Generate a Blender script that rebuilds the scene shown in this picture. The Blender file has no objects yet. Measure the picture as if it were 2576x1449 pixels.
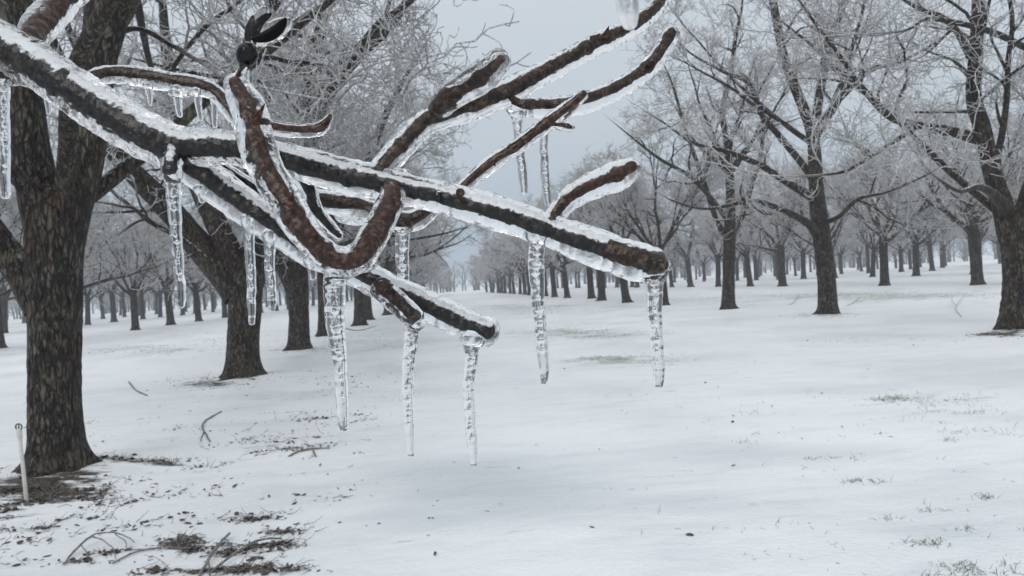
import bpy, math, random
import numpy as np
from mathutils import Matrix, Vector

# ------------------------------------------------------------------ camera
scene = bpy.context.scene
F = 1983.0                      # focal length in pixels of a 2576 px wide picture
CX, CY = 1288.0, 724.5
CAM_H = 1.55
yaw, pitch, roll = math.radians(5.13), math.radians(-0.25), math.radians(3.5)
fwd = np.array([math.sin(yaw) * math.cos(pitch), math.cos(yaw) * math.cos(pitch), math.sin(pitch)])
rgt0 = np.array([math.cos(yaw), -math.sin(yaw), 0.0])
up0 = np.cross(rgt0, fwd)
rgt = math.cos(roll) * rgt0 - math.sin(roll) * up0
upv = math.cos(roll) * up0 + math.sin(roll) * rgt0
CAM = np.array([0.0, 0.0, CAM_H])
cam_data = bpy.data.cameras.new('camera')
cam = bpy.data.objects.new('camera', cam_data)
scene.collection.objects.link(cam)
m = Matrix(((rgt[0], upv[0], -fwd[0], CAM[0]), (rgt[1], upv[1], -fwd[1], CAM[1]),
            (rgt[2], upv[2], -fwd[2], CAM[2]), (0, 0, 0, 1)))
cam.matrix_world = m
cam_data.sensor_width = 36.0
cam_data.lens = 36.0 * F / 2576.0
cam_data.clip_start = 0.02
cam_data.clip_end = 6000
cam_data.dof.use_dof = True
cam_data.dof.focus_distance = 0.585
cam_data.dof.aperture_fstop = 30.0
scene.camera = cam

# ------------------------------------------------------------------ sky, sun, exposure
SUN_EL, SUN_AZ = math.radians(38), math.radians(205)
world = bpy.data.worlds.new('World')
scene.world = world
world.use_nodes = True
wt = world.node_tree
wt.nodes.clear()
wo = wt.nodes.new('ShaderNodeOutputWorld')
bg = wt.nodes.new('ShaderNodeBackground')
bg.inputs['Strength'].default_value = 0.1
sky = wt.nodes.new('ShaderNodeTexSky')
sky.sky_type = 'NISHITA'
sky.sun_disc = False
sky.sun_elevation = SUN_EL
sky.sun_rotation = SUN_AZ
sky.dust_density = 4.0
hs = wt.nodes.new('ShaderNodeHueSaturation')
hs.inputs['Saturation'].default_value = 0.2
tc = wt.nodes.new('ShaderNodeTexCoord')
sep = wt.nodes.new('ShaderNodeSeparateXYZ')
ramp = wt.nodes.new('ShaderNodeValToRGB')
els = ramp.color_ramp.elements
stops = [(0.0, (0.335, 0.425, 0.525)), (0.07, (0.40, 0.485, 0.575)), (0.18, (0.50, 0.565, 0.63)),
         (0.36, (0.585, 0.645, 0.71)), (1.0, (0.97, 1.0, 1.02))]
els[0].position, els[0].color = stops[0][0], (*stops[0][1], 1)
els[1].position, els[1].color = stops[-1][0], (*stops[-1][1], 1)
for p_, c_ in stops[1:-1]:
    e = els.new(p_)
    e.color = (*c_, 1)
scl = wt.nodes.new('ShaderNodeVectorMath')
scl.operation = 'SCALE'
scl.inputs['Scale'].default_value = 10.3
mixw = wt.nodes.new('ShaderNodeMix')
mixw.data_type = 'RGBA'
mixw.inputs['Factor'].default_value = 0.93
L = wt.links.new
L(tc.outputs['Generated'], sep.inputs[0])
L(sep.outputs['Z'], ramp.inputs[0])
L(ramp.outputs[0], scl.inputs[0])
L(sky.outputs[0], hs.inputs['Color'])
L(hs.outputs[0], mixw.inputs['A'])
L(scl.outputs[0], mixw.inputs['B'])
L(mixw.outputs['Result'], bg.inputs['Color'])
L(bg.outputs[0], wo.inputs['Surface'])

sun_d = bpy.data.lights.new('sun', 'SUN')
sun_d.energy = 1.0
sun_d.angle = math.radians(35)
sun_d.color = (1.0, 0.97, 0.93)
sun = bpy.data.objects.new('sun', sun_d)
scene.collection.objects.link(sun)
sdir = Vector((math.sin(SUN_AZ) * math.cos(SUN_EL), math.cos(SUN_AZ) * math.cos(SUN_EL), math.sin(SUN_EL)))
sun.rotation_euler = sdir.to_track_quat('Z', 'Y').to_euler()
sun.location = (0, 0, 30)

vs = scene.view_settings
vs.view_transform = 'Standard'
vs.look = 'None'
vs.exposure = 0.06
vs.gamma = 1.0
vs.use_curve_mapping = False
cy = scene.cycles
cy.max_bounces = 24
cy.transmission_bounces = 20
cy.diffuse_bounces = 5
cy.glossy_bounces = 6
cy.transparent_max_bounces = 8
cy.volume_bounces = 1
cy.caustics_refractive = True
cy.caustics_reflective = True
cy.use_denoising = True
cy.sample_clamp_indirect = 6.0

# ------------------------------------------------------------------ helpers
COL = scene.collection


def px(x, y, d):
    """a picture point (2576 px wide) at depth d in metres"""
    return CAM + fwd * d + rgt * ((x - CX) / F * d) + upv * (-(y - CY) / F * d)


def ground(x, y):
    """where the ray through a picture point meets the ground plane"""
    v = fwd + rgt * ((x - CX) / F) - upv * ((y - CY) / F)
    t = -CAM_H / v[2]
    return CAM + v * t


_lat = np.random.RandomState(7).rand(64, 64, 64)


def vnoise(p):
    p = np.asarray(p, float)
    i = np.floor(p).astype(int)
    f = p - i
    f = f * f * (3 - 2 * f)
    i0 = i & 63
    i1 = (i + 1) & 63
    x0, y0, z0 = i0[..., 0], i0[..., 1], i0[..., 2]
    x1, y1, z1 = i1[..., 0], i1[..., 1], i1[..., 2]
    fx, fy, fz = f[..., 0], f[..., 1], f[..., 2]
    a = _lat[x0, y0, z0] * (1 - fx) + _lat[x1, y0, z0] * fx
    b = _lat[x0, y1, z0] * (1 - fx) + _lat[x1, y1, z0] * fx
    c = _lat[x0, y0, z1] * (1 - fx) + _lat[x1, y0, z1] * fx
    d = _lat[x0, y1, z1] * (1 - fx) + _lat[x1, y1, z1] * fx
    return ((a * (1 - fy) + b * fy) * (1 - fz) + (c * (1 - fy) + d * fy) * fz) * 2 - 1


def fbm(p, o=3):
    s, a, tot = 0, 1.0, 0
    p = np.asarray(p, float)
    for k in range(o):
        s = s + a * vnoise(p * (2 ** k) + 17.3 * k)
        tot += a
        a *= 0.5
    return s / tot


def nrm(v):
    return v / np.maximum(np.linalg.norm(v, axis=-1, keepdims=True), 1e-12)


def make_mesh(name, verts, faces4=None, faces3=None, smooth=True, attrs=None):
    me = bpy.data.meshes.new(name)
    verts = np.asarray(verts, np.float32).reshape(-1, 3)
    me.vertices.add(len(verts))
    me.vertices.foreach_set('co', verts.ravel())
    loops, starts, n = [], [], 0
    if faces4 is not None and len(faces4):
        f = np.asarray(faces4, np.int32).reshape(-1, 4)
        loops.append(f.ravel())
        starts.append(np.arange(len(f)) * 4)
        n = len(f) * 4
    if faces3 is not None and len(faces3):
        f = np.asarray(faces3, np.int32).reshape(-1, 3)
        loops.append(f.ravel())
        starts.append(np.arange(len(f)) * 3 + n)
    lp = np.concatenate(loops).astype(np.int32)
    st = np.concatenate(starts).astype(np.int32)
    me.loops.add(len(lp))
    me.loops.foreach_set('vertex_index', lp)
    me.polygons.add(len(st))
    me.polygons.foreach_set('loop_start', st)
    if smooth:
        me.polygons.foreach_set('use_smooth', np.ones(len(st), bool))
    me.update(calc_edges=True)
    if attrs:
        for k, v in attrs.items():
            a = me.attributes.new(k, 'FLOAT', 'POINT')
            a.data.foreach_set('value', np.asarray(v, np.float32).ravel())
    return me


def obj(name, me, mat=None, parent=None):
    o = bpy.data.objects.new(name, me)
    COL.objects.link(o)
    if mat is not None and me is not None and not me.materials:
        me.materials.append(mat)
    if parent is not None:
        o.parent = parent
    return o


def tag(o, label=None, cat=None, group=None, kind=None):
    if label:
        o['label'] = label
    if cat:
        o['category'] = cat
    if group:
        o['group'] = group
    if kind:
        o['kind'] = kind
    return o


def tubes(pts, rad, k):
    """pts (N,S,3), rad (N,S) -> verts, quads, radius per vertex"""
    N, S, _ = pts.shape
    T = np.gradient(pts, axis=1)
    T = nrm(T)
    mean = np.abs(pts[:, -1] - pts[:, 0])
    ax = np.argmin(mean, axis=1)
    ref = np.eye(3)[ax][:, None, :]
    U = nrm(np.cross(T, np.broadcast_to(ref, T.shape)))
    V = np.cross(T, U)
    a = np.arange(k) * 2 * math.pi / k
    ring = U[:, :, None, :] * np.cos(a)[None, None, :, None] + V[:, :, None, :] * np.sin(a)[None, None, :, None]
    verts = pts[:, :, None, :] + ring * rad[:, :, None, None]
    n0 = np.arange(N)[:, None, None] * (S * k)
    s0 = np.arange(S - 1)[None, :, None] * k
    j = np.arange(k)[None, None, :]
    j1 = (np.arange(k) + 1) % k
    j1 = j1[None, None, :]
    q = np.stack([n0 + s0 + j, n0 + s0 + j1, n0 + s0 + k + j1, n0 + s0 + k + j], -1).reshape(-1, 4)
    r = np.repeat(rad[:, :, None], k, 2)
    return verts.reshape(-1, 3), q, r.ravel(), ring.reshape(-1, 3)


def merge(parts):
    vs_, qs, rs, off = [], [], [], 0
    for v, q, r in parts:
        vs_.append(v)
        qs.append(q + off)
        rs.append(r)
        off += len(v)
    return np.concatenate(vs_), np.concatenate(qs), np.concatenate(rs)


def catmull(P, n):
    """P (M,D) control rows -> n rows on a smooth curve"""
    P = np.asarray(P, float)
    d = np.concatenate([[0], np.cumsum(np.maximum(np.linalg.norm(np.diff(P[:, :3], axis=0), axis=1), 1e-9))])
    t = np.linspace(0, d[-1], n)
    Q = np.vstack([2 * P[0] - P[1], P, 2 * P[-1] - P[-2]])
    i = np.clip(np.searchsorted(d, t, side='right') - 1, 0, len(P) - 2)
    u = ((t - d[i]) / (d[i + 1] - d[i]))[:, None]
    p0, p1, p2, p3 = Q[i], Q[i + 1], Q[i + 2], Q[i + 3]
    return 0.5 * (2 * p1 + (p2 - p0) * u + (2 * p0 - 5 * p1 + 4 * p2 - p3) * u ** 2 + (3 * p1 - p0 - 3 * p2 + p3) * u ** 3)


# ------------------------------------------------------------------ materials
class NT:
    def __init__(self, name):
        self.mat = bpy.data.materials.new(name)
        self.mat.use_nodes = True
        self.t = self.mat.node_tree
        self.b = self.t.nodes['Principled BSDF']

    def n(self, kind, **kw):
        nd = self.t.nodes.new('ShaderNode' + kind)
        for k, v in kw.items():
            if hasattr(nd, k):
                setattr(nd, k, v)
            else:
                nd.inputs[k.replace('_', ' ')].default_value = v
        return nd

    def l(self, a, b):
        self.t.links.new(a, b)

    def coord(self, scale=(1, 1, 1), out='Object'):
        c = self.n('TexCoord')
        mp = self.n('Mapping')
        mp.inputs['Scale'].default_value = scale
        self.l(c.outputs[out], mp.inputs['Vector'])
        return mp.outputs[0]

    def noise(self, vec, scale, detail=3, rough=0.55):
        nd = self.n('TexNoise')
        nd.inputs['Scale'].default_value = scale
        nd.inputs['Detail'].default_value = detail
        nd.inputs['Roughness'].default_value = rough
        self.l(vec, nd.inputs['Vector'])
        return nd.outputs['Fac']

    def ramp(self, fac, *st):
        r = self.n('ValToRGB')
        e = r.color_ramp.elements
        e[0].position, e[0].color = st[0][0], self.c4(st[0][1])
        e[1].position, e[1].color = st[-1][0], self.c4(st[-1][1])
        for p_, c_ in st[1:-1]:
            x = e.new(p_)
            x.color = self.c4(c_)
        self.l(fac, r.inputs[0])
        return r.outputs[0]

    @staticmethod
    def c4(c):
        return (c, c, c, 1) if isinstance(c, (int, float)) else (*c, 1)

    def mix(self, fac, a, b):
        mx = self.n('Mix', data_type='RGBA')
        if isinstance(fac, (int, float)):
            mx.inputs['Factor'].default_value = fac
        else:
            self.l(fac, mx.inputs['Factor'])
        for s, v in (('A', a), ('B', b)):
            if isinstance(v, tuple):
                mx.inputs[s].default_value = (*v, 1)
            else:
                self.l(v, mx.inputs[s])
        return mx.outputs['Result']

    def math(self, op, a, b=None, clamp=False):
        nd = self.n('Math', operation=op, use_clamp=clamp)
        for i, v in enumerate((a, b)):
            if v is None:
                continue
            if isinstance(v, (int, float)):
                nd.inputs[i].default_value = v
            else:
                self.l(v, nd.inputs[i])
        return nd.outputs[0]

    def maprange(self, v, a, b, c=0.0, d=1.0):
        nd = self.n('MapRange', clamp=True)
        self.l(v, nd.inputs[0])
        for i, x in enumerate((a, b, c, d)):
            nd.inputs[i + 1].default_value = x
        return nd.outputs[0]

    def normal_z(self):
        g = self.n('NewGeometry')
        s = self.n('SeparateXYZ')
        self.l(g.outputs['Normal'], s.inputs[0])
        return s.outputs['Z']

    def bump(self, h, strength, dist):
        b = self.n('Bump')
        b.inputs['Strength'].default_value = strength
        b.inputs['Distance'].default_value = dist
        self.l(h, b.inputs['Height'])
        self.l(b.outputs[0], self.b.inputs['Normal'])


def mat_bark(name, lichen=1.0, frost_lo=0.024, frost_hi=0.0115, frost_col=(0.80, 0.795, 0.80)):
    t = NT(name)
    v = t.coord((1, 1, 0.30))
    v1 = t.coord((1, 1, 1))
    plates = t.math('ADD', t.math('MULTIPLY', t.noise(v, 30, 5, 0.7), 0.75), t.math('MULTIPLY', t.noise(v, 9, 3), 0.25))
    wv = t.n('VectorMath', operation='ADD')
    nz_ = t.n('TexNoise')
    nz_.inputs['Scale'].default_value = 14
    t.l(v, nz_.inputs['Vector'])
    sc_ = t.n('VectorMath', operation='SCALE')
    sc_.inputs['Scale'].default_value = 0.07
    t.l(nz_.outputs['Color'], sc_.inputs[0])
    t.l(v, wv.inputs[0])
    t.l(sc_.outputs[0], wv.inputs[1])
    vo = t.n('TexVoronoi', feature='DISTANCE_TO_EDGE')
    vo.inputs['Scale'].default_value = 19
    t.l(wv.outputs[0], vo.inputs['Vector'])
    crack = t.maprange(vo.outputs['Distance'], 0.0, 0.16)
    big = t.noise(v1, 2.2, 3)
    lich = t.noise(v1, 3.6, 4, 0.6)
    dark = t.ramp(plates, (0.43, (0.006, 0.005, 0.0045)), (0.50, (0.024, 0.019, 0.016)), (0.56, (0.16, 0.128, 0.10)))
    c = t.mix(t.maprange(big, 0.42, 0.62), dark, t.ramp(plates, (0.43, (0.007, 0.005, 0.0045)), (0.57, (0.095, 0.058, 0.042))))
    c = t.mix(crack, (0.005, 0.004, 0.0035), c)
    lm = t.math('MULTIPLY', t.maprange(lich, 0.50, 0.66), t.maprange(plates, 0.46, 0.54))
    lm = t.math('MULTIPLY', lm, 0.75 * lichen)
    c = t.mix(lm, c, (0.105, 0.104, 0.066))
    at = t.n('Attribute')
    at.attribute_name = 'rad'
    thin = t.maprange(at.outputs['Fac'], frost_lo, frost_hi)
    thin = t.math('MULTIPLY', thin, t.maprange(t.noise(v1, 2.6, 4), 0.28, 0.45, 0.55, 1.0))
    nz = t.normal_z()
    top = t.math('ADD', nz, t.math('MULTIPLY', t.math('SUBTRACT', t.noise(v1, 14, 3), 0.5), 1.6))
    thin = t.math('MULTIPLY', thin, t.maprange(nz, -0.85, -0.2, 0.45, 1.0))
    topm = t.math('MULTIPLY', t.maprange(top, 0.55, 0.95), t.maprange(at.outputs['Fac'], 0.22, 0.10))
    fr = t.math('MAXIMUM', thin, topm)
    c = t.mix(fr, c, frost_col)
    t.l(c, t.b.inputs['Base Color'])
    t.b.inputs['Roughness'].default_value = 0.62
    t.b.inputs['Specular IOR Level'].default_value = 0.4
    t.bump(t.math('ADD', plates, t.math('MULTIPLY', crack, 0.5)), 1.0, 0.05)
    return t.mat


M_BARK = mat_bark('orchard_bark')
M_BARK_FAR = mat_bark('orchard_bark_far', 0.4, 0.060, 0.032, (0.76, 0.755, 0.77))


def mat_snow():
    t = NT('icy_snow')
    v = t.coord((1, 1, 1))
    vstr = t.coord((0.35, 1.0, 1.0))
    n1 = t.noise(v, 0.35, 4)
    n2 = t.noise(vstr, 3.5, 5, 0.6)
    n3 = t.noise(v, 26, 4)
    base = t.ramp(n1, (0.36, (0.68, 0.71, 0.745)), (0.5, (0.77, 0.80, 0.825)), (0.62, (0.82, 0.84, 0.855)))
    gr = t.ramp(n2, (0.30, (0.66, 0.70, 0.74)), (0.48, (0.85, 0.87, 0.885)))
    c = t.mix(0.45, base, gr)
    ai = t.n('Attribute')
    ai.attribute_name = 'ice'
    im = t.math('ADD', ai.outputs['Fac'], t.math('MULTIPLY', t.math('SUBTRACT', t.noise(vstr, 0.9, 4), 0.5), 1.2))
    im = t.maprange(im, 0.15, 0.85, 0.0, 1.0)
    c = t.mix(im, c, (0.58, 0.615, 0.65))  # darker blue-grey: glaze plus painted shade of the dips
    at = t.n('Attribute')
    at.attribute_name = 'soil'
    sm = t.math('ADD', at.outputs['Fac'], t.math('MULTIPLY', t.math('SUBTRACT', t.noise(vstr, 9, 5, 0.7), 0.5), 1.7))
    sm = t.maprange(sm, 0.52, 0.78)
    soil = t.ramp(t.noise(v, 45, 4), (0.38, (0.02, 0.016, 0.013)), (0.6, (0.075, 0.058, 0.045)), (0.72, (0.40, 0.40, 0.40)))
    c = t.mix(sm, c, soil)
    ag = t.n('Attribute')
    ag.attribute_name = 'grass'
    gm = t.math('ADD', ag.outputs['Fac'], t.math('MULTIPLY', t.math('SUBTRACT', t.noise(vstr, 3.2, 6, 0.8), 0.5), 4.0))
    gm = t.math('ADD', gm, t.math('MULTIPLY', t.math('SUBTRACT', t.noise(vstr, 0.55, 4, 0.7), 0.5), 1.5))
    gm = t.maprange(gm, 0.48, 1.15, 0.0, 0.8)
    c = t.mix(gm, c, (0.24, 0.245, 0.19))
    t.l(c, t.b.inputs['Base Color'])
    t.l(t.ramp(n1, (0.35, 0.38), (0.6, 0.62)), t.b.inputs['Roughness'])
    t.b.inputs['Specular IOR Level'].default_value = 0.35
    hsum = t.math('ADD', t.math('MULTIPLY', n3, 0.5), n2)
    t.bump(hsum, 0.55, 0.03)
    return t.mat


M_SNOW = mat_snow()


def mat_ice(name, bump_scale=260, bump=0.25, rough=0.015, stretch=(1, 1, 1)):
    t = NT(name)
    v = t.coord(stretch)
    a = t.noise(v, bump_scale, 3, 0.6)
    b_ = t.noise(v, bump_scale * 0.28, 2, 0.5)
    h = t.math('ADD', a, t.math('MULTIPLY', b_, 2.2))
    t.b.inputs['Base Color'].default_value = (0.985, 0.99, 0.995, 1)
    t.b.inputs['Transmission Weight'].default_value = 1.0
    t.b.inputs['IOR'].default_value = 1.31
    t.b.inputs['Roughness'].default_value = rough
    t.bump(h, bump, 0.0016)
    return t.mat


M_ICE = mat_ice('clear_ice_glaze')
M_ICICLE = mat_ice('clear_icicle_ice', 330, 0.16, 0.01, (1, 1, 0.7))
M_MILK = mat_ice('milky_icicle_ice', 300, 0.3, 0.35)


def mat_wood(name, d0, d1, d2, top=0.45):
    t = NT(name)
    v = t.coord((1, 1, 1))
    n = t.noise(v, 240, 6, 0.7)
    n2 = t.noise(v, 28, 3)
    c = t.ramp(n, (0.40, d0), (0.53, d1), (0.66, d2))
    c = t.mix(t.maprange(n2, 0.5, 0.75, 0, 0.5), c, d0)
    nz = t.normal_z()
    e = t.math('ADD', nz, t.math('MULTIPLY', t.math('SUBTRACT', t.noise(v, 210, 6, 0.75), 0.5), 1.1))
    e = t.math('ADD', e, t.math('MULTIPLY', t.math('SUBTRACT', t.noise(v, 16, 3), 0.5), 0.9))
    fm = t.math('MULTIPLY', t.maprange(e, top, top + 0.14), 1.0)  # upward faces whitened: granular ice plus sky reflection painted into the colour
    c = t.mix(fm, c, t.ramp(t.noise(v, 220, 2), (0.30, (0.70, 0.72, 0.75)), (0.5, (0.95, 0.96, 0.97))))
    t.l(c, t.b.inputs['Base Color'])
    t.b.inputs['Roughness'].default_value = 0.6
    t.b.inputs['Specular IOR Level'].default_value = 0.12
    t.bump(n, 0.45, 0.0012)
    return t.mat


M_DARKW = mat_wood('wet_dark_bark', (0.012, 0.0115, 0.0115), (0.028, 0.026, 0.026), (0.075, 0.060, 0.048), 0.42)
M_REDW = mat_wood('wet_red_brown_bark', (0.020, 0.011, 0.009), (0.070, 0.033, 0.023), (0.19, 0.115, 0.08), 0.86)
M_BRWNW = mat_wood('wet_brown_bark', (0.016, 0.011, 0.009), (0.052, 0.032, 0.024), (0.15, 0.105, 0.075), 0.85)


def mat_plain(name, c0, c1, scale, rough=0.6):
    t = NT(name)
    v = t.coord()
    t.l(t.ramp(t.noise(v, scale, 4), (0.3, c0), (0.7, c1)), t.b.inputs['Base Color'])
    t.b.inputs['Roughness'].default_value = rough
    return t.mat


M_HUSK = mat_plain('black_wet_husk', (0.002, 0.002, 0.003), (0.007, 0.006, 0.007), 120, 0.3)
M_HUSK.node_tree.nodes['Principled BSDF'].inputs['Specular IOR Level'].default_value = 0.08
M_NUT = mat_plain('wet_dark_nut', (0.004, 0.004, 0.005), (0.02, 0.016, 0.016), 90, 0.12)
M_CUT = mat_plain('cut_wood_end', (0.05, 0.035, 0.02), (0.17, 0.12, 0.07), 300, 0.6)
M_GRASS = mat_plain('frosted_grass', (0.085, 0.095, 0.055), (0.30, 0.31, 0.25), 9, 0.6)
M_LEAF = mat_plain('wet_leaf_litter', (0.018, 0.013, 0.010), (0.10, 0.072, 0.052), 14, 0.5)
M_STICK = mat_plain('fallen_stick_bark', (0.05, 0.04, 0.034), (0.30, 0.28, 0.26), 40, 0.5)
M_FROST = mat_plain('frosted_twig', (0.30, 0.29, 0.28), (0.66, 0.67, 0.69), 30, 0.5)
M_PVC = mat_plain('weathered_white_plastic', (0.52, 0.49, 0.43), (0.66, 0.64, 0.58), 12, 0.45)
M_RUST = mat_plain('dark_metal_ring', (0.03, 0.028, 0.027), (0.10, 0.09, 0.085), 60, 0.5)

# ------------------------------------------------------------------ where the trees stand
# (picture x, picture y of the foot) of the trees that are modelled one by one
FOOT = {'L1': (138, 1192), 'L2': (610, 952), 'L3': (751, 884), 'R1': (2556, 833), 'R2': (2083, 794), 'R3': (1832, 778)}
POS = {k: ground(*v) for k, v in FOOT.items()}
ROWS = {'lane_left': -4.2, 'left_2': -21.4, 'left_3': -38.6, 'left_4': -55.8, 'left_5': -73.0,
        'lane_right': 11.6, 'right_2': 28.8, 'right_3': 46.0, 'right_4': 63.2, 'right_5': 80.4, 'right_6': 97.6}
rngp = np.random.RandomState(3)
SPOTS = []
for rname, rx in ROWS.items():
    k0 = {'lane_left': (30.2, 7.9), 'lane_right': (40.0, 8.0)}.get(rname, (8.0 + rngp.rand() * 2, 8.0))
    y = k0[0]
    while y < 205:
        x_ = rx + rngp.normal(0, 0.25)
        y_ = y + rngp.normal(0, 0.25)
        dep = x_ * fwd[0] + y_ * fwd[1]
        if dep > 6:
            sx = CX + F * (x_ * rgt0[0] + y_ * rgt0[1]) / dep
            mrg = 5.2 * F / dep
            if -mrg < sx < 2576 + mrg:
                SPOTS.append((rname, x_, y_, dep, sx))
        y += k0[1]
TREE_XY = [(p[0], p[1]) for p in POS.values()] + [(s[1], s[2]) for s in SPOTS if s[3] < 90]

# ------------------------------------------------------------------ ground sheet
SOILP = [  # picture ellipses of bare soil and litter showing through the snow: x, y, rx, ry, amount
    (90, 1235, 150, 34, 1.0), (30, 1290, 110, 18, 0.55), (370, 1166, 120, 10, 0.8), (180, 1205, 120, 20, 0.8),
    (700, 1118, 140, 24, 0.5), (830, 1052, 90, 16, 0.45), (650, 1312, 60, 10, 0.5), (470, 1375, 60, 14, 0.8),
    (620, 1398, 70, 20, 0.6), (550, 1437, 170, 12, 0.75), (690, 1350, 70, 12, 0.45), (520, 968, 90, 10, 0.75),
    (600, 953, 90, 14, 0.6), (850, 940, 140, 40, 0.3), (760, 882, 110, 10, 0.6), (900, 860, 130, 16, 0.45),
    (2075, 795, 80, 6, 0.6), (2520, 843, 100, 7, 0.8), (450, 1250, 420, 90, 0.22), (480, 1400, 420, 60, 0.3)]
GRASSP = [(1300, 772, 200, 16, 0.95), (2150, 744, 460, 14, 1.05), (1700, 756, 260, 7, 0.7), (1440, 838, 190, 16, 0.95),
          (1560, 907, 150, 12, 1.0), (380, 878, 300, 14, 0.85), (2270, 1000, 190, 18, 0.75), (2420, 1050, 130, 20, 0.6), (2460, 1425, 160, 20, 0.5),
          (560, 835, 300, 10, 0.4), (2000, 712, 520, 8, 0.85), (300, 820, 300, 10, 0.7), (1000, 800, 120, 12, 0.5)]


def world_ellipse(cx, cy, rx, ry):
    c = ground(cx, cy)
    ex = ground(cx + rx, cy)[:2] - c[:2]
    ey = ground(cx, cy + ry)[:2] - c[:2]
    return c[:2], np.stack([ex, ey], 1)


def patch_field(P, X, Y):
    f = np.zeros_like(X)
    for cx, cy_, rx, ry, a in P:
        c, Mx = world_ellipse(cx, cy_, rx, ry)
        inv = np.linalg.inv(Mx)
        dx, dy = X - c[0], Y - c[1]
        u = inv[0, 0] * dx + inv[0, 1] * dy
        w = inv[1, 0] * dx + inv[1, 1] * dy
        f = np.maximum(f, a * np.exp(-(u * u + w * w) * 0.6))
    return f


ICE_SHADEP = [(1230, 1215, 270, 80, 1.0), (1080, 1300, 200, 40, 0.6), (1900, 1130, 300, 25, 0.5), (2150, 985, 300, 16, 0.5), (1700, 1260, 260, 30, 0.5), (2350, 1330, 240, 25, 0.5), (1600, 1330, 300, 18, 0.4)]  # glazed patches; bluish shade of the snow's dips is tinted in too
RUT0, RUT1 = ground(930, 902)[:2], ground(1560, 866)[:2]


def height(X, Y):
    X, Y = np.asarray(X, float), np.asarray(Y, float)
    r = np.hypot(X, Y)
    P = np.stack([X, Y, np.zeros_like(X)], -1)
    h = 0.035 * fbm(P * 0.45, 2) + 0.012 * fbm(P * np.array([1.2, 2.6, 1]), 3) + 0.005 * fbm(P * np.array([4., 8., 1]), 2)
    h = h * np.clip(1.2 - r / 120, 0.15, 1)
    for tx, ty in TREE_XY[:14]:
        h = h + 0.07 * np.exp(-((X - tx) ** 2 + (Y - ty) ** 2) / 0.55)
    d = RUT1 - RUT0
    Ln = np.hypot(*d)
    d = d / Ln
    along = (X - RUT0[0]) * d[0] + (Y - RUT0[1]) * d[1]
    acr = -(X - RUT0[0]) * d[1] + (Y - RUT0[1]) * d[0]
    win = np.clip(along / 1.0, 0, 1) * np.clip((Ln - along) / 1.0, 0, 1)
    h = h + win * (0.05 * np.exp(-((acr - 0.25) / 0.14) ** 2) - 0.06 * np.exp(-(acr / 0.16) ** 2))
    return h


def build_ground():
    rr = np.concatenate([[0.0], np.geomspace(0.6, 30, 330), np.geomspace(31, 3000, 90)])
    na = 900
    # angles packed towards the view direction
    u = np.linspace(-1, 1, na, endpoint=False)
    th = yaw + math.pi * (0.35 * u + 0.65 * u ** 3)
    R, A = np.meshgrid(rr, th, indexing='ij')
    X, Y = R * np.sin(A), R * np.cos(A)
    Z = height(X, Y)
    soil = patch_field(SOILP, X, Y)
    for tx, ty in TREE_XY:
        soil = np.maximum(soil, 0.75 * np.exp(-((X - tx) ** 2 + ((Y - ty) * 1.2) ** 2) / 0.35))
    Pn = np.stack([X * 0.09, Y * 0.22, np.zeros_like(X)], -1)
    gr = 0.95 * patch_field(GRASSP, X, Y) - 0.12
    gr = np.maximum(gr, np.clip((R - 40) / 60, 0, 1) * (0.48 + 0.5 * fbm(Pn, 3)))
    V = np.stack([X, Y, Z], -1).reshape(-1, 3)
    i = np.arange(len(rr) - 1)[:, None] * na
    j = np.arange(na)[None, :]
    j1 = (j + 1) % na
    q = np.stack([i + j, i + na + j, i + na + j1, i + j1], -1).reshape(-1, 4)
    me = make_mesh('snow_ground', V, q, attrs={'soil': soil, 'grass': gr, 'ice': patch_field(ICE_SHADEP, X, Y)})
    o = obj('ground', me, M_SNOW)
    tag(o, kind='structure')
    o['label'] = 'icy snow sheet over the orchard floor'
    return o


build_ground()


# ------------------------------------------------------------------ trees
def grow(rng, P, D, Ln, R0, R1, S, wander, trop):
    N = len(P)
    pts = np.empty((N, S + 1, 3))
    pts[:, 0] = P
    d, p = D.copy(), P.copy()
    Ln = np.broadcast_to(Ln, (N,))
    for i in range(S):
        d = d + rng.normal(0, wander, (N, 3))
        d[:, 2] += trop
        d = nrm(d)
        p = p + d * (Ln / S)[:, None]
        pts[:, i + 1] = p
    t = np.linspace(0, 1, S + 1)[None, :]
    rad = np.broadcast_to(R0, (N,))[:, None] * (1 - t) + np.broadcast_to(R1, (N,))[:, None] * t
    return pts, rad


def spawn(rng, pts, rad, n, t0, t1, ang, asd, updir=0.0):
    N, S, _ = pts.shape
    idx = np.repeat(np.arange(N), n)
    t = t0 + (t1 - t0) * rng.rand(len(idx))
    f = t * (S - 1)
    i = np.minimum(f.astype(int), S - 2)
    u = (f - i)[:, None]
    P = pts[idx, i] * (1 - u) + pts[idx, i + 1] * u
    T = nrm(pts[idx, i + 1] - pts[idx, i])
    r = rad[idx, i] * (1 - u[:, 0]) + rad[idx, i + 1] * u[:, 0]
    rnd = nrm(rng.normal(0, 1, T.shape))
    perp = nrm(np.cross(T, rnd))
    a = rng.normal(ang, asd, len(idx))[:, None]
    D = T * np.cos(a) + perp * np.sin(a)
    D[:, 2] += updir
    return P, nrm(D), r, t, idx


def resample(lst, S):
    return np.stack([catmull(np.asarray(p), S) for p in lst])


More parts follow.
